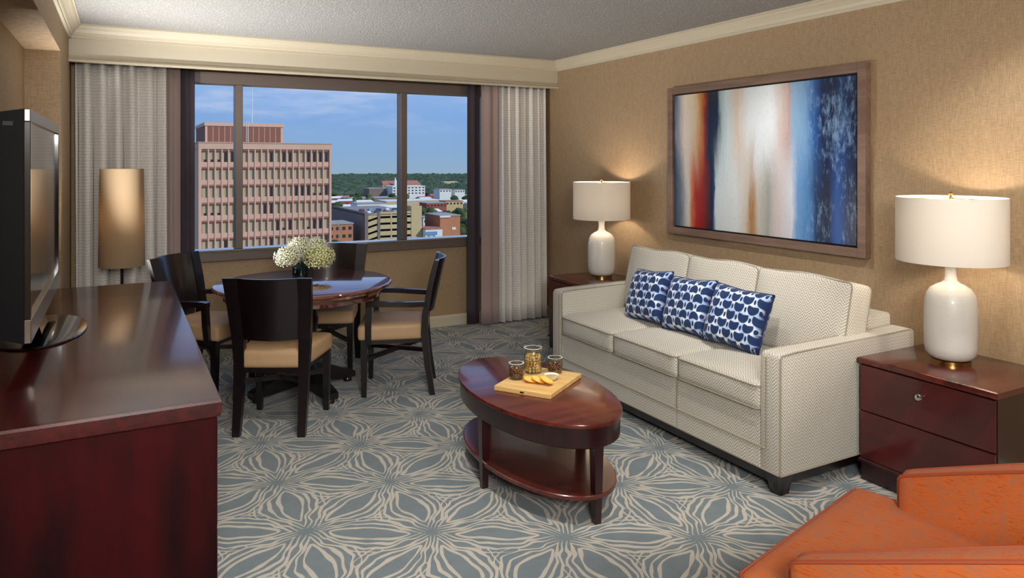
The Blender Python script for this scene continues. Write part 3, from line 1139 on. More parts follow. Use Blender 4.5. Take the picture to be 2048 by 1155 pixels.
# ------------------------------------------------------------------ dining chairs (faces +y locally, back legs at y = 0)
def dining_chair(name, label, loc, facing, arms, group):
    rz = math.atan2(-facing[0], facing[1])
    t = thing(name, label, 'chair', loc, rz, group)
    E = M['espresso']
    for s in (-1, 1):
        # rear post: floor to crest, splayed and raked
        secs = []
        for z, y, x, w, d in ((0, -.055, .190, .022, .018), (.20, -.022, .190, .026, .021), (.42, .0, .190, .031, .024), (.56, -.006, .196, .035, .022), (.75, -.042, .207, .039, .017), (.925, -.088, .216, .042, .013)):
            secs.append(rect((s * x, y, z), w, d))
        obj('leg', loft(new_bm(), secs), E, t)
        secs = [rect((s * .215, .405, z), w, w) for z, w in ((0, .016), (.36, .023), (.40, .023))]
        obj('leg', loft(new_bm(), secs), E, t)
    # bowed back panel
    bm = new_bm()
    n = 14
    secs = []
    for i in range(n + 1):
        s = -1 + 2 * i / n
        ring = []
        for z, th, yy in ((.555, 0, .0), (.555, 1, .0), (.75, 1, -.0), (.925, 1, 0), (.925, 0, 0), (.75, 0, 0)):
            xw = .165 + (z - .555) / .37 * .012
            y0 = -.004 - (z - .555) / .37 * .086
            bow = -.050 * (1 - s * s)
            ring.append((s * xw, y0 + bow + (.009 if th else -.009), z))
        secs.append(ring)
    obj('backrest', loft(bm, secs), E, t, smooth=True, angle=35)
    def tap(p):
        k = (p.y + .24) / .48
        return Vector((p.x * (.80 + .22 * k), p.y, p.z))
    bm = cushion(new_bm(), (.245, .235, .056), .03, 12, (0, 0, .012), tap)
    obj('seat', bm, M['seat'], t, (0, .215, .437), smooth=True, angle=None)
    obj('seat_rail', loft(new_bm(), [[(-.175, -.005, z), (.175, -.005, z), (.225, .415, z), (-.225, .415, z)] for z in (.355, .388)]), E, t)
    for s in (-1, 1):
        bm = new_bm()
        A, B = Vector((s * .20, .40, .25)), Vector((-s * .18, -.005, .305))
        d = (B - A).normalized()
        q = Vector((-d.y, d.x, 0)).normalized() * .011
        u = Vector((0, 0, .014))
        loft(bm, [[p - q - u, p + q - u, p + q + u, p - q + u] for p in (A, B)])
        obj('stretcher', bm, E, t)
        if arms:
            bm = new_bm()
            loft(bm, [[(s * (x - w), y, z - .018), (s * (x + w), y, z - .018), (s * (x + w), y, z + .016), (s * (x - w), y, z + .016)]
                      for x, w, y, z in ((.222, .018, -.02, .628), (.250, .021, .10, .632), (.268, .024, .25, .640), (.270, .024, .365, .642), (.268, .022, .39, .636))])
            arm = obj('armrest', bm, E, t, smooth=True, angle=30)
            bm = new_bm()
            loft(bm, [rect((s * x, y, z), .018, .020) for x, y, z in ((.240, .375, .36), (.262, .372, .50), (.268, .368, .626))])
            obj('arm_post', bm, E, arm)
    return t


def unit(x, y):
    l = math.hypot(x, y)
    return (x / l, y / l)


G = 'dark chairs around the dining table'
dining_chair('dining_chair', 'armless dark dining chair seen from behind at the near side of the table', (.79, 4.425, 0), (.478, .878), False, G)
dining_chair('dining_chair', 'dark dining chair under the window, only its backrest above the tabletop', (1.515, 5.83, 0), unit(-.45, -.89), False, G)
dining_chair('dining_armchair', 'dark dining armchair in profile at the right of the table', (1.914, 4.833, 0), unit(-.92, .40), True, G)
dining_chair('dining_armchair', 'dark dining armchair between console and dining table by the floor lamp', (.405, 5.685, 0), unit(.745, -.667), True, G)

# ------------------------------------------------------------------ vase with hydrangeas
VB = (1.135, 5.26, DT)
va = thing('vase', 'low clear glass vase on the dining table', 'vase', VB)
bm = new_bm()
a = []
for r, z in ((.056, 0), (.062, .03), (.060, .11), (.055, .11), (.057, .03), (.05, .012)):
    a.append([bm.verts.new((r * math.cos(2 * PI * i / 28), r * math.sin(2 * PI * i / 28), z)) for i in range(28)])
for p, q in zip(a, a[1:]):
    for i in range(28):
        j = (i + 1) % 28
        bm.faces.new((p[i], p[j], q[j], q[i]))
bm.faces.new(list(reversed(a[0])))
bm.faces.new(a[-1])
obj('glass', bm, M['vase'], va, smooth=True, angle=50)
obj('water', lathe(new_bm(), [(0, .014), (.048, .014), (.055, .03), (.056, .07), (0, .07)], 28), m_glass('vase_water', '#d3ded6', .4), va, smooth=True, angle=40)


def hydrangea(dx, dy, dz, r, m, label, seed):
    t = thing('hydrangea', label, 'flower', VB, 0, 'hydrangea stems in the glass vase')
    rnd = random.Random(seed)
    bm = new_bm()
    nfl = 105
    for k in range(nfl):
        z = 1 - 2 * (k + .5) / nfl
        ph = k * 2.399963
        q = math.sqrt(1 - z * z)
        d = Vector((q * math.cos(ph), q * math.sin(ph), z * .82))
        if z < -.75:
            continue
        c = d * r * rnd.uniform(.80, 1.06)
        nrm = d.normalized()
        u = nrm.orthogonal().normalized()
        u.rotate(Matrix.Rotation(rnd.uniform(0, PI), 3, nrm))
        w = nrm.cross(u)
        s = r * rnd.uniform(.19, .27)
        for p in range(4):
            a0 = p * PI / 2
            e1 = u * math.cos(a0) + w * math.sin(a0)
            e2 = u * math.cos(a0 + PI / 2) + w * math.sin(a0 + PI / 2)
            v0 = bm.verts.new(c)
            v1 = bm.verts.new(c + s * (.75 * e1 + .38 * e2) + nrm * s * .12)
            v2 = bm.verts.new(c + s * 1.05 * (e1 + e2) * .72 + nrm * s * rnd.uniform(-.05, .35))
            v3 = bm.verts.new(c + s * (.38 * e1 + .75 * e2) + nrm * s * .12)
            bm.faces.new((v0, v1, v2, v3))
    bl = obj('bloom', bm, m, t, (dx, dy, dz))
    obj('bloom_core', lathe(new_bm(), [(0, -r * .6), (r * .6, -r * .45), (r * .84, 0), (r * .7, r * .45), (r * .3, r * .68), (0, r * .72)], 18), M['bloom_core'], bl, smooth=True)
    obj('stem', tube(new_bm(), [(dx * .12, dy * .12, .02), (dx * .3, dy * .3, .09), (dx * .75, dy * .75, dz * .75), (dx, dy, dz)], .0045, 8), M['green'], t, smooth=True)
    for k in range(2):
        a0 = math.atan2(dy, dx) + (1.0 if k else -1.0)
        e = Vector((math.cos(a0), math.sin(a0), .25))
        base = Vector((dx * .5, dy * .5, dz * .62))
        sd = Vector((-e.y, e.x, 0)).normalized()
        bm = new_bm()
        L = .085
        pts = []
        for q in range(6):
            f = q / 5
            wdt = .028 * math.sin(PI * min(.97, f * .9 + .06))
            cpt = base + e * L * f + Vector((0, 0, -.03 * f * f))
            pts.append([cpt - sd * wdt, cpt + Vector((0, 0, -.006)), cpt + sd * wdt, cpt + Vector((0, 0, -.008))])
        loft(bm, pts)
        obj('leaf', bm, M['green'], t, smooth=True)
    return t


hydrangea(.115, -.065, .155, .105, M['petal_green'], 'large yellow-green hydrangea head at the front right of the vase', 1)
hydrangea(-.105, -.065, .170, .090, M['petal'], 'white hydrangea head at the left of the vase', 2)
hydrangea(-.01, .01, .225, .085, M['petal'], 'white hydrangea head at the top left of the bunch', 3)
hydrangea(.115, .04, .215, .085, M['petal'], 'white hydrangea head at the top right of the bunch', 4)
hydrangea(.02, .11, .17, .075, M['petal'], 'white hydrangea head at the back of the bunch', 5)

# ------------------------------------------------------------------ sofa
SO = (3.255, 3.42, 0)
so = thing('sofa', 'cream herringbone three-seat sofa with dark plinth', 'sofa', SO)
SX, SY = .515, 1.02
S = M['sofa']
obj('base', bx(new_bm(), (-SX + .006, -SY + .125, .108), (SX - .02, SY - .125, .385), .008), S, so)
obj('base_band', bx(new_bm(), (-SX - .002, -SY + .122, .108), (-SX + .02, SY - .122, .215), .006), S, so)
for s in (-1, 1):
    y0, y1 = sorted((s * SY, s * (SY - .12)))
    bm = new_bm()
    prof = [(-SX, .108), (SX, .108), (SX, .685), (SX - .02, .70), (SX - .35, .69), (-SX + .02, .683), (-SX, .672)]
    prism_y(bm, prof, y0, y1)
    bmesh.ops.bevel(bm, geom=[e for e in bm.edges], offset=.012, segments=2, affect='EDGES', profile=.5)
    ar = obj('arm', bm, S, so, smooth=True, angle=30)
    for yy in (y0 + .004, y1 - .004):
        obj('welt', tube(new_bm(), [(-SX + .002, yy, .112), (-SX + .002, yy, .66), (-SX + .014, yy, .676), (-SX + .1, yy, .683), (.165, yy, .690), (SX - .03, yy, .697)], .0045, 6), M['sofa_pipe'], ar, smooth=True)
    yi = s * (SY - .085)
    obj('front_seam', tube(new_bm(), [(-SX - .001, yi, .215), (-SX - .001, yi, .60), (-SX - .001, yi, .655)], .004, 6), M['sofa_pipe'], ar, smooth=True)
    obj('bottom_welt', tube(new_bm(), [(-SX + .004, s * (SY - .003), .11), (SX - .01, s * (SY - .003), .11)], .005, 6), M['sofa_pipe'], ar, smooth=True)
bm = bx(new_bm(), (.30, -SY + .125, .108), (SX - .012, SY - .125, .765), .02, 3)
obj('back_frame', bm, S, so, smooth=True, angle=30)
obj('band_welt', tube(new_bm(), [(-SX - .003, -SY + .09, .215), (-SX - .003, SY - .09, .215)], .0045, 6), M['sofa_pipe'], so, smooth=True)
obj('bottom_welt', tube(new_bm(), [(-SX + .002, -SY + .01, .11), (-SX + .002, SY - .01, .11)], .005, 6), M['sofa_pipe'], so, smooth=True)
obj('rail_seam', bx(new_bm(), (-SX - .0035, -.302, .11), (-SX + .01, -.298, .385)), M['sofa_pipe'], so)
obj('plinth', bx(new_bm(), (-SX + .03, -SY + .03, .05), (SX - .03, SY - .03, .108)), M['espresso'], so)
for sx in (-1, 1):
    for sy in (-1, 1):
        obj('leg', loft(new_bm(), [rect((sx * (SX - .062), sy * (SY - .062), z), w, w) for z, w in ((0, .030), (.03, .034), (.108, .048))]), M['espresso'], so)
cw = (2 * SY - .24) / 3
def dens(lp, m_=8):
    out = []
    for k in range(len(lp)):
        p, q = lp[k], lp[(k + 1) % len(lp)]
        n_ = m_ if math.hypot(q[0] - p[0], q[1] - p[1]) > .1 else 1
        out += [(p[0] + (q[0] - p[0]) * e / n_, p[1] + (q[1] - p[1]) * e / n_) for e in range(n_)]
    return out
seat_me = back_me = None
for i in range(3):
    yc = (i - 1) * cw
    bm = cushion(new_bm(), (.40, cw / 2 - .002, .070), .030, 14, (.008, .004, .022))
    sc_ = obj('seat_cushion', bm, S, so, (-.125, yc, .452), smooth=True, angle=None)
    lp = rrect_loop(.398, cw / 2 - .006, .03)
    for z in (.052, -.058):
        obj('welt', tube(new_bm(), [(x + (.007 if x > 0 else -.007), y, z) for x, y in lp], .0042, 6, True), M['sofa_pipe'], sc_, smooth=True)
    wid = cw / 2 + (.018 if i != 1 else .0)
    yo = yc + ((i - 1) * .018)
    def sag(p, wid=wid):
        return Vector((p.x + .010 * math.sin(p.y * 17 + i) * (p.z + .2), p.y, p.z + (.006 * math.cos(p.y / wid * PI * 1.3 + i) if p.z > 0 else 0)))
    bm = cushion(new_bm(), (.090, wid, .224), .032, 18, (.042, .006, .004), sag)
    bc = obj('back_cushion', bm, S, so, (.155, yo, .735), (0, math.radians(13), 0), smooth=True, angle=None)
    lp = []
    for a_, b_ in rrect_loop(wid - .004, .218, .032):
        lp.append((a_, b_))
    for xx in (-.078, .078):
        obj('welt', tube(new_bm(), [(xx, y, z + (.006 * math.cos(y / wid * PI * 1.3 + i) if z > 0 else 0)) for y, z in dens(lp)], .0042, 6, True), M['sofa_pipe'], bc, smooth=True)


# throw pillows
def pillow(y, yaw, tilt, roll, label, seed, flip=False):
    rnd = random.Random(seed)
    hw, hh = .197, .172
    bm = new_bm()
    n = 18
    sides = []
    for sg in (-1, 1):
        g = []
        for i in range(n + 1):
            row = []
            for j in range(n + 1):
                a, b = -1 + 2 * i / n, -1 + 2 * j / n
                th = .078 * ((1 - a ** 4) * (1 - b ** 4)) ** .55
                pin = 1 - .07 * (1 - abs(a)) * abs(b) ** 3 
                pin2 = 1 - .07 * (1 - abs(b)) * abs(a) ** 3
                yy = a * hw * pin2
                zz = b * hh * pin
                row.append((sg * th + .004 * sg * math.sin(9 * a + seed) * (1 - b * b) * (1 - a * a), yy, zz))
            g.append(row)
        sides.append(g)
    vs = {}
    def V(sg, i, j):
        edge = i in (0, n) or j in (0, n)
        k = (0 if edge else sg, i, j)
        if k not in vs:
            p = sides[sg][i][j]
            vs[k] = bm.verts.new((0 if edge else p[0], p[1], p[2]))
        return vs[k]
    for sg in (0, 1):
        for i in range(n):
            for j in range(n):
                bm.faces.new((V(sg, i, j), V(sg, i + 1, j), V(sg, i + 1, j + 1), V(sg, i, j + 1)))
    t = thing('throw_pillow', label, 'pillow', (3.10, y, .535), yaw, 'blue scallop print pillows on the sofa')
    ro = (roll, tilt, 0)
    c = obj('cover', bm, M['pillow_down'] if flip else M['pillow'], t, (0, 0, .172), ro, smooth=True, angle=None)
    lp = rrect_loop(hw, hh, .006, 2)
    def pin(y_, z_):
        a, b = y_ / hw, z_ / hh
        return (0, y_ * (1 - .07 * (1 - abs(b)) * abs(a) ** 3), z_ * (1 - .07 * (1 - abs(a)) * abs(b) ** 3))
    dense = []
    for k in range(len(lp)):
        p, q = lp[k], lp[(k + 1) % len(lp)]
        m_ = 10 if math.hypot(q[0] - p[0], q[1] - p[1]) > .05 else 1
        for e in range(m_):
            f = e / m_
            dense.append(pin(p[0] + (q[0] - p[0]) * f, p[1] + (q[1] - p[1]) * f))
    obj('edge_seam', tube(new_bm(), dense, .0035, 6, True), M['navy'], c, smooth=True)
    return t


pillow(3.805, math.radians(-4), math.radians(20), math.radians(-5), 'blue scallop print pillow farthest from the camera on the sofa', 1)
pillow(3.42, math.radians(-2), math.radians(20), math.radians(-4), 'blue scallop print pillow between the other two on the sofa', 2)
pillow(3.025, math.radians(8), math.radians(22), math.radians(3), 'blue scallop print pillow nearest the camera on the sofa', 3, True)

# ------------------------------------------------------------------ coffee table
CT = (1.855, 3.19)
CZ = .457
ct = thing('coffee_table', 'oval dark cherry coffee table with lower shelf', 'table', (CT[0], CT[1], 0))
A_, B_ = .325, .60
def oval(prof, seg=96):
    bm = new_bm()
    rings = []
    for e, z in prof:
        rings.append([bm.verts.new(((A_ + e) * math.cos(2 * PI * i / seg), (B_ + e) * math.sin(2 * PI * i / seg), z)) for i in range(seg)])
    for a, b in zip(rings, rings[1:]):
        for i in range(seg):
            j = (i + 1) % seg
            bm.faces.new((a[i], a[j], b[j], b[i]))
    bm.faces.new(list(reversed(rings[0])))
    bm.faces.new(rings[-1])
    return bm
obj('top', oval([(-.006, CZ - .022), (0, CZ - .018), (0, CZ - .006), (-.002, CZ - .002), (-.007, CZ)]), M['wood_x'], ct, smooth=True, angle=30)
obj('apron', oval([(-.016, .345), (-.010, .350), (-.010, CZ - .022)]), M['wood_dark'], ct, smooth=True, angle=30)
obj('shelf', oval([(-.035, .112), (-.028, .116), (-.028, .130), (-.033, .134)]), M['wood_x'], ct, smooth=True, angle=30)
for sx, sy in ((0, -1), (0, 1), (-1, 0), (1, 0)):
    x, y = sx * (A_ - .045), sy * (B_ - .055)
    obj('leg', loft(new_bm(), [rect((x + sx * .004, y + sy * .004, z), w, w) for z, w in ((0, .015), (.15, .019), (.345, .023))]), M['wood_dark'], ct)

# serving board and snacks
BD = (1.893, 3.205, CZ)
br = math.atan2(.223, .328)
bd = thing('cutting_board', 'pale maple cutting board on the coffee table', 'board', BD, br)
obj('slab', bx(new_bm(), (-.198, -.155, 0), (.198, .155, .024), .003), M['board'], bd)
obj('finger_slot', bx(new_bm(), (-.1985, -.012, .006), (-.192, .012, .016), .002), M['black'], bd)
ZB = CZ + .024


def jar(loc, r, h, label, fill, fm, group, n, fs, seed, rot=0.0):
    t = thing('glass_jar', label, 'jar', loc, rot, 'clip-top glass jars on the board')
    bm = new_bm()
    prof = [(0, 0), (r * .86, 0), (r * .97, .006), (r, .02), (r, h * .66), (r * .93, h * .76), (r * .86, h * .80), (r * .90, h * .84), (r * .90, h * .87),
            (r * .80, h * .87), (r * .78, h * .80), (r * .88, h * .74), (r * .95, h * .65), (r * .95, .02), (r * .84, .008), (0, .008)]
    obj('body', lathe(bm, prof, 32, cap=False), M['jar'], t, smooth=True, angle=50)
    lid = obj('lid', lathe(new_bm(), [(0, h * .875), (r * .92, h * .875), (r * .96, h * .89), (r * .96, h * .925), (r * .84, h * .955), (r * .5, h), (0, h)], 32), M['jar'], t, smooth=True, angle=40)
    obj('gasket', lathe(new_bm(), [(r * .80, h * .868), (r * .98, h * .868), (r * .98, h * .878), (r * .80, h * .878), (r * .80, h * .868)], 32, cap=False), M['dish'], lid, smooth=True)
    bm = new_bm()
    tube(bm, [(r * .9 * math.cos(2 * PI * i / 24), r * .9 * math.sin(2 * PI * i / 24), h * .80) for i in range(24)], .0014, 6, True)
    for s in (-1, 1):
        tube(bm, [(-r * .85, s * r * .3, h * .80), (-r * 1.12, s * r * .3, h * .83), (-r * 1.12, s * r * .22, h * .90), (-r * .9, s * r * .1, h * .95)], .0014, 6)
        tube(bm, [(r * .85, s * r * .3, h * .80), (r * 1.18, s * r * .22, h * .74), (r * 1.22, 0, h * .62)], .0014, 6)
    obj('wire_clip', bm, M['steel'], t, smooth=True)
    # contents: every nut a thing of its own
    rnd = random.Random(seed)
    base = None
    k = 0
    cell = fs * 1.55
    zz = .008 + fs * .8
    spots = []
    while zz < h * fill:
        rr = r * .92 - fs * 1.05
        m_ = max(6, int(2 * PI * rr / cell))
        off = rnd.random()
        for i in range(m_):
            a = 2 * PI * (i + off) / m_
            spots.append((rr * math.cos(a), rr * math.sin(a), zz + rnd.uniform(-.1, .1) * fs))
        zz += cell * .86
    top_z = zz - cell * .86
    for ring_r in (0.0, .5):
        m_ = 1 if ring_r == 0 else 5
        for i in range(m_):
            a = 2 * PI * i / m_ + .3
            spots.append((r * ring_r * math.cos(a), r * ring_r * math.sin(a), top_z + fs * .1))
    nm, lb, gp = group
    for x, y, z in spots:
        ca, sa = math.cos(rot), math.sin(rot)
        p = (loc[0] + x * ca - y * sa, loc[1] + x * sa + y * ca, loc[2] + z)
        if base is None:
            bm = new_bm()
            bmesh.ops.create_icosphere(bm, subdivisions=1, radius=1.0)
            for v in bm.verts:
                q = v.co.copy()
                v.co = Vector((q.x * fs * 1.25, q.y * fs * .80 + .35 * fs * q.x * q.x, q.z * fs * .72))
            base = obj(nm, bm, fm, None, p, (0, 0, 0), smooth=True, angle=None)
            tag(base, lb, 'nut', gp)
            o = base
        else:
            o = base.copy()
            COL.objects.link(o)
            o.location = p
        o.rotation_euler = (rnd.uniform(0, 6), rnd.uniform(0, 6), rnd.uniform(0, 6))
    return t


jar((1.925, 3.322, ZB), .050, .152, 'tall clip-top glass jar of golden nuts', .60, M['nut'],
    ('cashew_nut', 'golden nut inside the tall glass jar', 'golden nuts in the tall jar'), 0, .0105, 4, 2.2)
jar((1.795, 3.268, ZB), .041, .094, 'small clip-top glass jar of dark nuts beside the orange slices', .55, M['almond'],
    ('almond', 'dark nut inside the small jar nearer the window', 'dark nuts in the small left jar'), 0, .0085, 5, 3.4)
jar((2.025, 3.262, ZB), .041, .094, 'small clip-top glass jar of dark nuts nearest the sofa', .52, M['almond'],
    ('almond', 'dark nut inside the small jar nearest the sofa', 'dark nuts in the small right jar'), 0, .0085, 6, 1.2)

bw = thing('dip_bowl', 'little white dish of pale dip on the cutting board', 'bowl', (1.945, 3.168, ZB))
bm = new_bm()
lathe(bm, [(0, 0), (.020, 0), (.028, .006), (.038, .022), (.040, .026), (.037, .026), (.027, .010), (0, .008)], 32, cap=False)
obj('dish', bm, M['dish'], bw, smooth=True, angle=50)
obj('dip', lathe(new_bm(), [(0, .0085), (.026, .010), (.033, .019), (.02, .021), (0, .022)], 28), M['dip'], bw, smooth=True)
r0 = None
for i, (x, y, tl) in enumerate(((1.832, 3.188, 14), (1.856, 3.150, 20), (1.880, 3.108, 24))):
    lb = ('orange slice at the back of the overlapping row on the board', 'middle orange slice of the overlapping row on the board', 'front orange slice of the overlapping row on the board')[i]
    t = thing('orange_slice', lb, 'fruit', (x, y, ZB + .008 + .006 * i), 1.0, 'orange slices on the board')
    R_ = (math.radians(tl), 0, 0)
    rd = obj('rind', lathe(new_bm(), [(.0, -.0035), (.036, -.0035), (.0375, 0), (.036, .0035), (0, .0035)], 32), M['rind'], t, (0, 0, .004), R_, smooth=True, angle=40)
    obj('pith', lathe(new_bm(), [(0, .0034), (.0335, .0034), (.033, .0042), (0, .0042)], 32), M['pith'], rd)
    for k in range(9):
        a0, a1 = 2 * PI * k / 9 + .06, 2 * PI * (k + 1) / 9 - .06
        bm = new_bm()
        lo = [(.005 * math.cos((a0 + a1) / 2), .005 * math.sin((a0 + a1) / 2))] + [(.0315 * math.cos(a0 + (a1 - a0) * e / 4), .0315 * math.sin(a0 + (a1 - a0) * e / 4)) for e in range(5)]
        loft(bm, [[(x_, y_, z_) for x_, y_ in lo] for z_ in (.004, .0052)])
        obj('segment', bm, M['flesh'], rd)

# ------------------------------------------------------------------ orange armchair (faces +y locally)
af = unit(-.246, .969)
ACZ = .46
# front centre of the seat
fc = ((1.514 + 2.30) / 2, (1.475 + 1.674) / 2)
ac = thing('armchair', 'rust orange upholstered armchair with sloping arms', 'armchair', (fc[0] - af[0] * .40, fc[1] - af[1] * .40, 0), math.atan2(-af[0], af[1]))
O = M['orange']
def seat_shape(p):
    # T-shaped: full width in front of the arms, tapering to the back
    k = max(0.0, min(1.0, (.215 - p.y) / .06))
    tp = 1 - k * .20 - max(0, (.15 - p.y)) * .45
    return Vector((p.x * tp - .012, p.y, p.z))
obj('seat_cushion', cushion(new_bm(), (.402, .37, .075), .03, 20, (0, .004, .014), seat_shape), O, ac, (0, .03, ACZ - .074), smooth=True, angle=None)
lp = []
for x, y in rrect_loop(.402, .37, .03):
    v = seat_shape(Vector((x, y, 0)))
    lp.append((v.x, v.y + .03, ACZ - .014))
dn = []
for k in range(len(lp)):
    p, q = lp[k], lp[(k + 1) % len(lp)]
    if (Vector(p) - Vector(q)).length > .1 and abs(p[0] - q[0]) < .2 and abs(p[1] - q[1]) > .3:
        for e in range(14):
            f = e / 14
            y = (p[1] + (q[1] - p[1]) * f) - .03
            x = .402 * (1 if p[0] > 0 else -1)
            v = seat_shape(Vector((x, y, 0)))
            dn.append((v.x, v.y + .03, ACZ - .014))
    else:
        dn.append(p)
obj('seat_welt', tube(new_bm(), dn, .0055, 6, True), M['orange_pipe'], ac, smooth=True)
obj('base', bx(new_bm(), (-.36, -.33, .12), (.36, .36, ACZ - .155), .02, 3), O, ac, smooth=True, angle=30)
for s in (-1, 1):
    # arm: slab rising to the back
    bm = new_bm()
    secs = []
    for y, zt, xi, xo, xb in ((.232, .545, .352, .398, .352), (.230, .560, .346, .404, .346), (.222, .572, .340, .408, .340), (.20, .582, .338, .409, .325), (.05, .640, .325, .402, .27),
                              (-.10, .698, .305, .392, .225), (-.24, .750, .285, .380, .20), (-.36, .792, .268, .365, .19), (-.42, .812, .255, .35, .19)):
        X = lambda q: s * q - .04
        secs.append([(X(xb), y, .13), (X(xo), y, .13), (X(xo), y, zt - .016), (X(xo - .005), y, zt - .004), (X(xo - .014), y, zt), (X(xi + .014), y, zt), (X(xi + .005), y, zt - .004), (X(xi), y, zt - .016)])
    arm = obj('arm', loft(bm, secs), O, ac, smooth=True, angle=35)
    for xk in (3, 6):
        pts = [(sec[xk][0], sec[xk][1] + .001, sec[xk][2] + .001) for sec in secs]
        pts = [(pts[0][0], pts[0][1] + .002, .15)] + pts
        obj('welt', tube(new_bm(), pts, .0055, 6), M['orange_pipe'], arm, smooth=True)
bm = new_bm()
secs = []
for i in range(9):
    u_ = -1 + 2 * i / 8
    yb = -.46 + .06 * u_ * u_
    secs.append([(x_ - .04, y_, z_) for x_, y_, z_ in ((u_ * .27, yb + .04, .13), (u_ * .33, yb - .06, .13), (u_ * .34, yb - .09, .80), (u_ * .33, yb - .07, .825), (u_ * .30, yb - .0, .825), (u_ * .28, yb + .02, .80))])
obj('back', loft(bm, secs), O, ac, smooth=True, angle=35)
for sx in (-1, 1):
    for y in (.30, -.36):
        obj('leg', loft(new_bm(), [rect((sx * .31, y, z), w, w) for z, w in ((0, .014), (.12, .022))]), M['espresso'], ac)

# ------------------------------------------------------------------ painting
py0, py1, pz0, pz1 = 2.733, 4.47, 1.03, 2.178
pc = ((py0 + py1) / 2, (pz0 + pz1) / 2)
pa = thing('painting', 'large framed abstract painting in red, white and blue vertical bands', 'painting', (3.825, pc[0], pc[1]))
hw, hh = (py1 - py0) / 2, (pz1 - pz0) / 2
for a in (-1, 1):
    fw = .055
    lo, hi = sorted((a * hw, a * (hw - fw)))
    obj('frame_rail', bx(new_bm(), (0, lo, -hh), (.05, hi, hh), .003), M['art_frame'], pa)
    lo, hi = sorted((a * hh, a * (hh - fw)))
    obj('frame_rail', bx(new_bm(), (0, -hw + fw, lo), (.05, hw - fw, hi), .003), M['art_frame'], pa)
obj('shadow_gap', bx(new_bm(), (.034, -hw + fw, -hh + fw), (.05, hw - fw, hh - fw)), M['black'], pa)
obj('canvas', bx(new_bm(), (.012, -hw + fw + .011, -hh + fw + .011), (.036, hw - fw - .011, hh - fw - .011), .002), M['art'], pa)

# ------------------------------------------------------------------ the town outside
GZ = -45.0
def gz(d):
    return GZ if d < 500 else GZ - (d - 500) * 72.0 / 5500

bm = new_bm()
rows = []
ds = [60, 200, 500, 800, 1200, 2000, 3000, 4500, 6200]
for d in ds:
    rows.append([bm.verts.new((d * math.sin(math.radians(b)), d * math.cos(math.radians(b)), gz(d))) for b in range(-40, 81, 5)])
for p, q in zip(rows, rows[1:]):
    for i in range(len(p) - 1):
        bm.faces.new((p[i], p[i + 1], q[i + 1], q[i]))
g = obj('town_ground', bm, M['ground'])
g['kind'] = 'structure'
g['label'] = 'green and grey ground of the town far below'

# pink office tower
TY, TX0, TX1, TR = 154.0, 13.53, 39.64, 5.22
tw = thing('office_tower', 'pink concrete office tower with grid of narrow windows', 'building', (TX0, TY, GZ))
def tl(x, y, z):
    return (x - TX0, y - TY, z - GZ)
obj('body', bx(new_bm(), tl(TX0 + .1, TY + .75, GZ), tl(TX1 - .1, TY + 30, TR - .2)), M['tower'], tw)
obj('parapet', bx(new_bm(), tl(TX0, TY, 4.0), tl(TX1, TY + 30.1, TR)), M['tower'], tw)
obj('parapet_cap', bx(new_bm(), tl(TX0 - .12, TY - .12, TR), tl(TX1 + .12, TY + 30.2, TR + .18)), M['tower'], tw)
for x0, x1 in ((TX0, TX0 + .55), (TX1 - .45, TX1)):
    obj('corner_pier', bx(new_bm(), tl(x0, TY, GZ), tl(x1, TY + 1.0, 4.0)), M['tower'], tw)
NB, RH = 20, 3.527
bw_ = (TX1 - .45 - TX0 - .55) / NB
fin0 = None
for i in range(1, NB):
    x = TX0 + .55 + i * bw_
    if fin0 is None:
        fin0 = obj('fin', bx(new_bm(), (-.13, 0, -30.0), (.13, .76, 4.0 - .0)), M['tower'], tw, (x - TX0, .08, -GZ))
    else:
        dupmesh(fin0, (x - TX0, .08, -GZ))
hd0 = sp0 = wn0 = None
rw = random.Random(21)
dark = {(0, 10): 1, (0, 12): 1, (0, 13): 1, (0, 16): 1, (0, 17): 1, (0, 18): 1, (0, 19): 1, (2, 10): 1, (2, 14): 1, (2, 15): 1, (2, 16): 1, (2, 19): 1, (3, 9): 1, (3, 10): 1, (4, 11): 1, (4, 13): 1, (4, 17): 1, (4, 18): 1, (5, 3): 1, (5, 10): 1, (5, 19): 1, (0, 3): 1, (0, 4): 1}
half = {(0, 0), (0, 1), (0, 2), (3, 0), (3, 1), (3, 2), (2, 17), (2, 18), (4, 12), (4, 16)}
for r in range(8):
    zt = 4.0 - r * RH
    x0, x1 = TX0 + .55, TX1 - .45
    if hd0 is None:
        hd0 = obj('header_shade', bx(new_bm(), (0, 0, -.32), (x1 - x0, .62, 0)), M['header_shade'], tw, (.55, .16, zt - GZ))
        sp0 = obj('spandrel', bx(new_bm(), (0, 0, 0), (x1 - x0, .66, .95)), M['tower'], tw, (.55, .22, zt - RH - GZ))
    else:
        dupmesh(hd0, (.55, .16, zt - GZ))
        dupmesh(sp0, (.55, .22, zt - RH - GZ))
    for i in range(NB):
        xc = x0 + (i + .55) * bw_
        p = (xc - TX0, .60, zt - RH + .95 - GZ)
        dk = (r, i) in dark
        if wn0 is None:
            wn0 = [obj('window', bx(new_bm(), (-.27, 0, 0), (.27, .15, 1.95)), M['blind'], tw, p), None, None]
            sm0 = bx(new_bm(), (-.5, .03, 0), (.5, .15, 2.26))
            pn0 = obj('window_surround', sm0, M['tower'], tw, p)
        else:
            if dk:
                if wn0[1] is None:
                    wn0[1] = obj('window', bx(new_bm(), (-.27, 0, 0), (.27, .15, 1.95)), M['winglass'], tw, p)
                else:
                    dupmesh(wn0[1], p)
            else:
                o = dupmesh(wn0[0], p)
            dupmesh(pn0, p)
        if (r, i) in half:
            if wn0[2] is None:
                wn0[2] = obj('open_blind_gap', bx(new_bm(), (-.25, -.02, .02), (.25, .05, .5)), M['winglass'], tw, p)
            else:
                dupmesh(wn0[2], p)
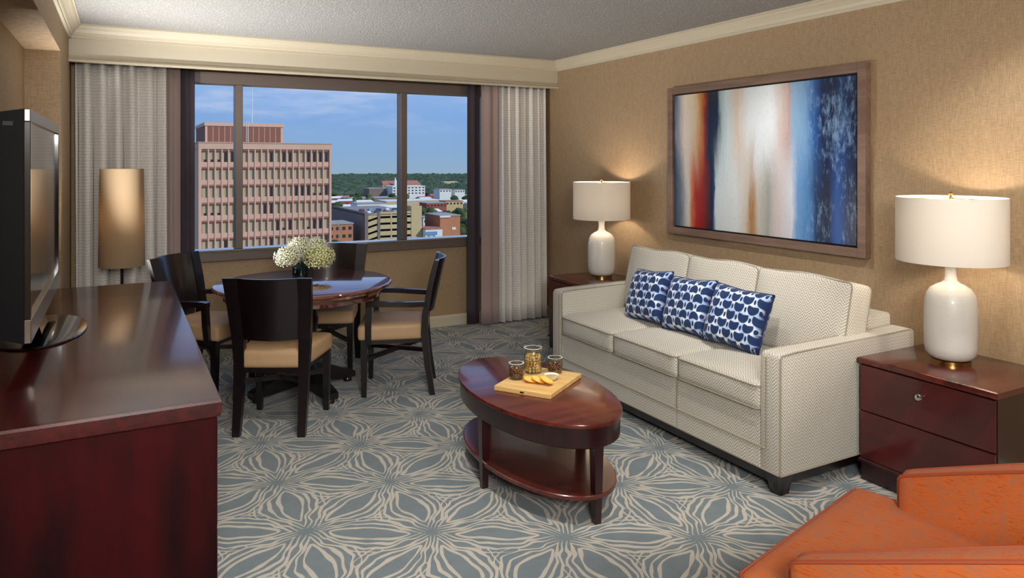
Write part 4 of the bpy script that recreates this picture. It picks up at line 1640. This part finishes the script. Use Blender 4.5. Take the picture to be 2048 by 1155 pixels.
# penthouse
PX0, PX1, PY, PZ = 15.3, 30.75, 160.0, 9.55
ph = obj('penthouse', bx(new_bm(), tl(PX0, PY, TR), tl(PX1, PY + 20, PZ)), M['tower'], tw)
obj('penthouse_cap', bx(new_bm(), tl(PX0 - .15, PY - .15, PZ - .7), tl(PX1 + .15, PY + 20.1, PZ)), M['tower'], ph)
for k in range(13):
    w_ = (PX1 - PX0 - .8) / 13
    x = PX0 + .4 + k * w_
    obj('louver_panel', bx(new_bm(), tl(x + .08, PY - .06, TR + .1), tl(x + w_ - .08, PY + .1, PZ - .7)), M['louver'], ph)
for k in range(6):
    obj('side_louver_panel', bx(new_bm(), tl(PX0 - .06, PY + .6 + k * 3.2, TR + .1), tl(PX0 + .1, PY + 3.5 + k * 3.2, PZ - .7)), M['louver'], ph)
bm = new_bm()
for dx in (0, .45):
    tube(bm, [tl(23.2 + dx, PY - .2, TR), tl(23.2 + dx, PY - .2, PZ + .2)], .05, 6)
for k in range(12):
    tube(bm, [tl(23.2, PY - .2, TR + .3 + k * .33), tl(23.65, PY - .2, TR + .3 + k * .33)], .035, 5)
obj('roof_ladder', bm, M['white_wall'], ph)
bm = new_bm()
tube(bm, [tl(25.2, PY + 5, PZ), tl(25.2, PY + 5, PZ + 24)], [.09, .03], 6)
for k in range(6):
    tube(bm, [tl(24.8, PY + 5, PZ + 2 + k * 3.2), tl(25.6, PY + 5, PZ + 2 + k * 3.2)], .03, 5)
obj('roof_mast', bm, M['white_wall'], ph)


def block(name, label, x0, x1, y0, y1, ztop, wall, roof, d=None, h=None, rows=0, cols=0, wm=None, group=None):
    zb = gz(math.hypot((x0 + x1) / 2, (y0 + y1) / 2)) - 1
    t = thing(name, label, 'building', ((x0 + x1) / 2, (y0 + y1) / 2, zb), 0, group)
    cx, cy = (x0 + x1) / 2, (y0 + y1) / 2
    obj('walls', bx(new_bm(), (x0 - cx, y0 - cy, 0), (x1 - cx, y1 - cy, ztop - zb)), wall, t)
    obj('roof', bx(new_bm(), (x0 - cx - .3, y0 - cy - .3, ztop - zb), (x1 - cx + .3, y1 - cy + .3, ztop - zb + .5)), roof, t)
    wd = None
    for r in range(rows):
        for c in range(cols):
            p = (x0 - cx + (c + .5) * (x1 - x0) / cols, y0 - cy - .1, ztop - zb - 2.6 - r * 3.6)
            if wd is None:
                ww = (x1 - x0) / cols * .25
                wd = obj('window', bx(new_bm(), (-ww, 0, 0), (ww, .3, 1.5)), wm or M['winglass'], t, p)
            else:
                dupmesh(wd, p)
    return t


# parking garage
gx0_, gx1_, gy0, gy1, gt = 100.5, 128.0, 330.0, 395.0, -22.4
zb = GZ
ga = thing('parking_garage', 'tan concrete parking garage with open deck slots', 'building', (gx0_, gy0, zb))
def gl(x, y, z):
    return (x - gx0_, y - gy0, z - zb)
obj('core', bx(new_bm(), gl(gx0_ + .5, gy0 + 2.0, zb), gl(gx1_ - .5, gy1, gt - 1.2)), M['shadow_gap'], ga)  # solid dark core stands for the shade inside the open decks
obj('side_wall', bx(new_bm(), gl(gx0_, gy0 + 1.5, zb), gl(gx0_ + .6, gy1, gt)), M['garage_side'], ga)  # darker concrete puts the shade of this face into its colour
obj('roof_deck', bx(new_bm(), gl(gx0_, gy0, gt - 1.3), gl(gx1_, gy1, gt - 1.0)), M['deck'], ga)
for k in range(7):
    z1 = gt - k * 3.05
    obj('deck_parapet', bx(new_bm(), gl(gx0_ + 7, gy0, z1 - 2.0), gl(gx1_, gy0 + .5, z1)), M['concrete'], ga)
    bm = new_bm()
    loft(bm, [[gl(gx0_ + 1.6, gy0 + .2, z1 - 3.6), gl(gx0_ + 1.6, gy0 + .7, z1 - 3.6), gl(gx0_ + 1.6, gy0 + .7, z1 - 1.6), gl(gx0_ + 1.6, gy0 + .2, z1 - 1.6)],
              [gl(gx0_ + 7, gy0 + .2, z1 - 2.0), gl(gx0_ + 7, gy0 + .7, z1 - 2.0), gl(gx0_ + 7, gy0 + .7, z1), gl(gx0_ + 7, gy0 + .2, z1)]])
    obj('ramp_parapet', bm, M['concrete'], ga)
for x, w in ((gx0_, 1.6), (gx0_ + 6.2, 1.3), (gx0_ + 12.6, .6), (gx0_ + 17.6, .6)):
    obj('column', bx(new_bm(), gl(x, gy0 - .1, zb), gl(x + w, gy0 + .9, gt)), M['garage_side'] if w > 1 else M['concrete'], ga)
obj('stair_tower', bx(new_bm(), gl(gx1_ - 4.6, gy0 - .2, zb), gl(gx1_ + .8, gy0 + 7, gt + 2.3)), M['concrete'], ga)


def car(loc, rz, m, label, group):
    t = thing('parked_car', label, 'car', loc, rz, group)
    bm = new_bm()
    pr = [(-2.2, .35), (2.2, .35), (2.2, .75), (1.3, .9), (.7, 1.4), (-1.0, 1.42), (-1.7, .95), (-2.2, .85)]
    loft(bm, [[(x, -.85, z) for x, z in pr], [(x, .85, z) for x, z in pr]])
    obj('body', bm, m, t)
    for sx in (-1.35, 1.35):
        for sy in (-.86, .86):
            obj('wheel', lathe(new_bm(), [(0, -.1), (.33, -.1), (.33, .1), (0, .1)], 12), M['black'], t, (sx, sy, .33), (PI / 2, 0, 0))
    return t


cn = ('white', 'dark grey', 'dark red', 'silver blue', 'navy')
pos = ('at the front edge of the garage roof', 'in the back row of the garage roof')
rc = random.Random(3)
for r in range(2):
    for i in range(5):
        k = (i + 2 * r) % 5
        car((gx0_ + 3.2 + i * 4.3 + r * 1.6, gy0 + 5 + r * 16, gt - 1.0), PI / 2, M['car'][k], '%s car parked %s' % (cn[k], pos[r]), 'cars on the garage roof')

block('brick_shop', 'low orange brick building left of the parking garage', 84.0, 95.5, 332, 350, -27.6, M['brick'], M['roof_grey'], rows=2, cols=4)
bk = block('brick_building', 'square orange brick building right of the parking garage', 138.4, 149.2, 330, 350, -25.6, M['brick'], M['roof_grey'])
obj('sign_panel', bx(new_bm(), (1.0, -10.2, 13.6), (3.0, -9.95, 14.8)), M['white_wall'], bk)
obj('roof_parapet', bx(new_bm(), (-5.5, -10.4, 19.8), (0, -9.4, 20.7)), M['white_wall'], bk)
ms = block('mural_shop', 'white shop with a blue heart mural beside the garage', 129.2, 138.0, 326, 338, -31.2, M['white_wall'], M['roof_red'])
bm = new_bm()
hp = []
for k in range(40):
    a = 2 * PI * k / 40
    hp.append((2.0 * 16 * math.sin(a) ** 3 / 16, 2.0 * (13 * math.cos(a) - 5 * math.cos(2 * a) - 2 * math.cos(3 * a) - math.cos(4 * a)) / 16))
loft(bm, [[(x - 1.4, -6.25, z + 10.6) for x, z in hp], [(x - 1.4, -6.0, z + 10.6) for x, z in hp]])
hm = obj('mural_heart', bm, M['blue_paint'], ms)
bm = new_bm()
loft(bm, [[(x * .42 - 1.4, -6.32, z * .42 + 10.9) for x, z in hp], [(x * .42 - 1.4, -6.2, z * .42 + 10.9) for x, z in hp]])
obj('mural_heart_centre', bm, M['white_wall'], hm)
obj('mural_band', bx(new_bm(), (-4.2, -6.2, 12.0), (1.6, -6.0, 13.6)), M['blue_paint'], ms)
w1 = block('white_warehouse', 'long white warehouse behind the garage roof', 141, 161.5, 480, 496, -27.6, M['white_wall'], M['roof_grey'])
obj('blue_sign', bx(new_bm(), (2.6, -8.3, 11.5), (6.2, -8.0, 14.0)), M['blue_paint'], w1)
block('white_office', 'broad white office block among the far trees', 311, 356, 900, 930, -31.5, M['white_wall'], M['white_wall'], rows=3, cols=9)
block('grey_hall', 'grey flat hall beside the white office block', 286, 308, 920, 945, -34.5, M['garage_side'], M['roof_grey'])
rr = block('red_roof_school', 'long red-roofed complex near the horizon', 364, 428, 1100, 1125, -36, M['concrete'], M['roof_red'], rows=1, cols=10)
bm = new_bm()
loft(bm, [[(-32, -13, 0), (32, -13, 0), (32, 13, 0), (-32, 13, 0)], [(-30, -.5, 6), (30, -.5, 6), (30, .5, 6), (-30, .5, 6)]])
obj('pitched_roof', bm, M['roof_red'], rr, (0, 0, -36 - gz(1170) + 1.5))
st = thing('church_steeple', 'slender white church steeple near the horizon', 'steeple', (383, 1095, gz(1160)))
obj('tower', bx(new_bm(), (-2.2, -2.2, 0), (2.2, 2.2, -33 - gz(1160))), M['white_wall'], st)
bm = new_bm()
loft(bm, [rect((0, 0, -33 - gz(1160)), 2.2, 2.2), rect((0, 0, -23.5 - gz(1160)), .1, .1)])
obj('spire', bm, M['white_wall'], st)
block('white_house', 'white house with trees in front, right of the office block', 356, 372, 850, 870, -34.5, M['white_wall'], M['roof_grey'], rows=1, cols=4)
block('white_house', 'white house farthest right below the horizon', 377, 391, 850, 866, -35.5, M['white_wall'], M['roof_grey'], rows=1, cols=4)
block('red_shops', 'row of red brick shops behind the brick building', 239, 258, 600, 618, -36, M['brick_red'], M['roof_grey'], rows=1, cols=6)
block('tan_shops', 'row of peach stucco shops behind the brick building', 259, 276, 604, 620, -35, M['concrete'], M['roof_red'], rows=1, cols=5)
block('flat_roof_store', 'wide low store with pale flat roof in the trees', 232, 290, 690, 720, -38.5, M['concrete'], M['white_wall'])
block('flat_roof_depot', 'wide low grey depot left of the white office', 238, 300, 840, 880, -43, M['garage_side'], M['roof_grey'])
block('pale_house', 'small pale house left among the trees above the garage', 152, 158, 560, 570, -36.5, M['white_wall'], M['roof_red'])
block('cream_block', 'small cream block right of the garage stair tower', 146, 152, 372, 380, -29.5, M['white_wall'], M['roof_grey'], rows=2, cols=2)
block('horizon_building', 'pale building strip on the horizon at the right', 640, 672, 1500, 1520, -45, M['concrete'], M['white_wall'])
block('horizon_building', 'second pale building strip on the horizon at the far right', 700, 745, 1500, 1520, -46, M['concrete'], M['white_wall'])
lp_ = thing('street_lamp', 'tall pale street lamp in front of the low brick shop', 'street lamp', (80.2, 300, GZ))
obj('post', tube(new_bm(), [(0, 0, 0), (0, 0, 21)], [.16, .10], 8), M['roof_grey'], lp_)
obj('lamp_head', bx(new_bm(), (-1.0, -.2, 20.9), (1.0, .2, 21.3), .05), M['roof_grey'], lp_)


rh = random.Random(31)
hm_w = [M['white_wall'], M['concrete'], M['brick'], M['brick_red']]
hm_r = [M['roof_grey'], M['roof_red'], M['white_wall']]
hn_w, hn_r = ('white', 'tan', 'orange brick', 'red brick'), ('grey', 'red', 'pale')
spots_h = []
blds = [(b.location.x, b.location.y) for b in bpy.data.objects if b.get('category') == 'building']
for _ in range(1500):
    if len(spots_h) >= 40:
        break
    be, d = math.radians(rh.uniform(13.5, 27)), rh.uniform(440, 1000)
    x, y = d * math.sin(be), d * math.cos(be)
    if any(abs(x - a) < 30 and abs(y - b_) < 34 for a, b_ in spots_h + blds):
        continue
    if d > 800 and any(-20 < (math.hypot(a, b_) - d) < 120 and abs(math.atan2(a, b_) - be) < .022 for a, b_ in blds):
        continue
    spots_h.append((x, y))
    w, dp, hgt = rh.uniform(6, 13), rh.uniform(5, 8), rh.uniform(4, 7)
    a_, b2 = rh.randrange(4), rh.randrange(3)
    zb_ = gz(d)
    t = thing('town_house', 'small %s house with %s roof among the middle-distance trees' % (hn_w[a_], hn_r[b2]), 'house', (x, y, zb_), 0, 'small houses of the middle distance')
    obj('walls', bx(new_bm(), (-w, -dp, 0), (w, dp, hgt)), hm_w[a_], t)
    obj('roof', loft(new_bm(), [rect((0, 0, hgt), w + .5, dp + .5), rect((0, 0, hgt + 2.2), w - 1.5, .4)]), hm_r[b2], t)
    for k in range(3):
        obj('window', bx(new_bm(), (-.8, -.1, 0), (.8, .1, 1.6)), M['winglass'], t, ((k - 1) * w * .55, -dp - .02, hgt * .45))


# trees
def crown_mesh(seed, nb, flat=.8):
    rnd = random.Random(seed)
    bm = new_bm()
    for k in range(nb):
        a = rnd.uniform(0, 2 * PI)
        rr = rnd.uniform(.1, .62) if k else 0
        c = Vector((rr * math.cos(a), rr * math.sin(a), rnd.uniform(-.25, .45) if k else 0))
        s = rnd.uniform(.36, .55) if k else .66
        r = bmesh.ops.create_icosphere(bm, subdivisions=2, radius=s)
        for v in r['verts']:
            n = mnoise.noise(v.co * 5 + Vector((seed, k, 0)))
            v.co = v.co * (1 + .32 * n)
            v.co.z *= flat
            v.co += c
    return bm


protos = []
for i in range(3):
    r = bpy.data.meshes.new('crown')
    b = crown_mesh(i + 1, 8)
    bmesh.ops.recalc_face_normals(b, faces=b.faces[:])
    b.to_mesh(r)
    b.free()
    r.materials.append(M['leaf'][i])
    protos.append(r)
tk = bpy.data.meshes.new('trunk')
b = new_bm()
tube(b, [(0, 0, 0), (0, 0, 1)], [.06, .04], 6)
b.to_mesh(tk)
b.free()
tk.materials.append(M['bark'])
tn = 0


def tree(x, y, h, k, label, group, name='street_tree'):
    z = gz(math.hypot(x, y))
    t = thing(name, label, 'tree', (x, y, z), random.uniform(0, 6), group)
    c = bpy.data.objects.new('crown', protos[k])
    COL.objects.link(c)
    c.parent = t
    c.location = (0, 0, h * .60)
    c.scale = (h * .46, h * .46, h * .48)
    q = bpy.data.objects.new('trunk', tk)
    COL.objects.link(q)
    q.parent = t
    q.scale = (h, h, h * .55)
    return t


tree(80.5, 306, 13.5, 1, 'leafy green tree in front of the low brick shop', 'trees by the garage')
tree(91.5, 316, 9.5, 0, 'smaller leafy tree beside the garage side wall', 'trees by the garage')
tree(158, 352, 15, 0, 'dark tree right of the square brick building', 'trees by the brick building')
tree(172, 366, 17, 2, 'tall dark tree at the right edge behind the brick building', 'trees by the brick building')
tree(153.5, 385, 13, 1, 'round tree just behind the square brick building', 'trees by the brick building')
rt = random.Random(11)
built = [(b.location.x, b.location.y) for b in bpy.data.objects if b.get('category') in ('building', 'steeple')]
houses = spots_h
placed = [(80.5, 306, 13.5), (91.5, 316, 9.5), (158, 352, 15), (172, 366, 17), (153.5, 385, 13)]
cnt = 0
tries = 0
while cnt < 150 and tries < 9000:
    tries += 1
    be = math.radians(rt.uniform(11, 29))
    d = rt.uniform(430, 1000) if cnt < 110 else rt.uniform(380, 560)
    x, y = d * math.sin(be), d * math.cos(be)
    bad = False
    for (bx_, by_) in built:
        dx, dy = x - bx_, y - by_
        ddb = math.hypot(bx_, by_)
        al = (dx * bx_ + dy * by_) / ddb
        pe = abs(dx * by_ - dy * bx_) / ddb
        if -60 < al < 26 and pe < 24 and ddb > 400:
            bad = True
        if abs(al) < 45 and pe < 34 and ddb <= 400:
            bad = True
    if bad or (gx0_ - 6 < x < gx1_ + 8 and 320 < y < 405):
        continue
    h = rt.uniform(9, 15)
    if any(abs(x - a) < 21 and -34 < y - b_ < 18 for a, b_ in houses):
        continue
    if any((x - a) ** 2 + (y - b_) ** 2 < ((h + hh_) * .5) ** 2 for a, b_, hh_ in placed):
        continue
    placed.append((x, y, h))
    tree(x, y, h, rt.randrange(3), 'mid-distance leafy tree beyond the garage', 'trees of the middle distance', 'town_tree')
    cnt += 1

cnt = 0
for _ in range(900):
    if cnt >= 60:
        break
    be = math.radians(rt.uniform(-6, 12))
    d = rt.uniform(330, 1000)
    x, y = d * math.sin(be), d * math.cos(be)
    h = rt.uniform(9, 15)
    if any((x - a) ** 2 + (y - b_) ** 2 < ((h + hh_) * .5) ** 2 for a, b_, hh_ in placed) or any(abs(x - a) < 21 and abs(y - b_) < 30 for a, b_ in houses):
        continue
    placed.append((x, y, h))
    tree(x, y, h, rt.randrange(3), 'leafy tree on the open ground behind the pink office tower', 'trees behind the office tower', 'town_tree')
    cnt += 1

# endless wood towards the horizon: one uncountable mass
bm = new_bm()
ico = bmesh.new()
bmesh.ops.create_icosphere(ico, subdivisions=1, radius=1.0)
iv = [v.co.copy() for v in ico.verts]
ifc = [[v.index for v in f.verts] for f in ico.faces]
ico.free()
verts, faces = [], []
rf = random.Random(5)
for k in range(5200):
    be = math.radians(rf.uniform(-6, 42))
    d = 1060 + 4900 * rf.random() ** 1.7
    x, y = d * math.sin(be), d * math.cos(be)
    if any(abs(x - a) < 40 and -40 < y - b_ < 22 for a, b_ in built if b_ > 800):
        continue
    h = rf.uniform(6, 10) * (1 + d / 9000)
    w = rf.uniform(7, 12) * (1 + d / 2600)
    b0 = len(verts)
    z = gz(d) + h * .4
    for v in iv:
        q = 1 + .25 * rf.uniform(-1, 1)
        verts.append((x + v.x * w * q, y + v.y * w * q, z + v.z * h * q))
    faces += [[b0 + i for i in f] for f in ifc]
me = bpy.data.meshes.new('distant_woodland')
me.from_pydata(verts, [], faces)
me.materials.append(M['forest'])
o = bpy.data.objects.new('distant_woodland', me)
COL.objects.link(o)
tag(o, 'dark green woodland stretching to the horizon', 'woodland')
o['kind'] = 'stuff'
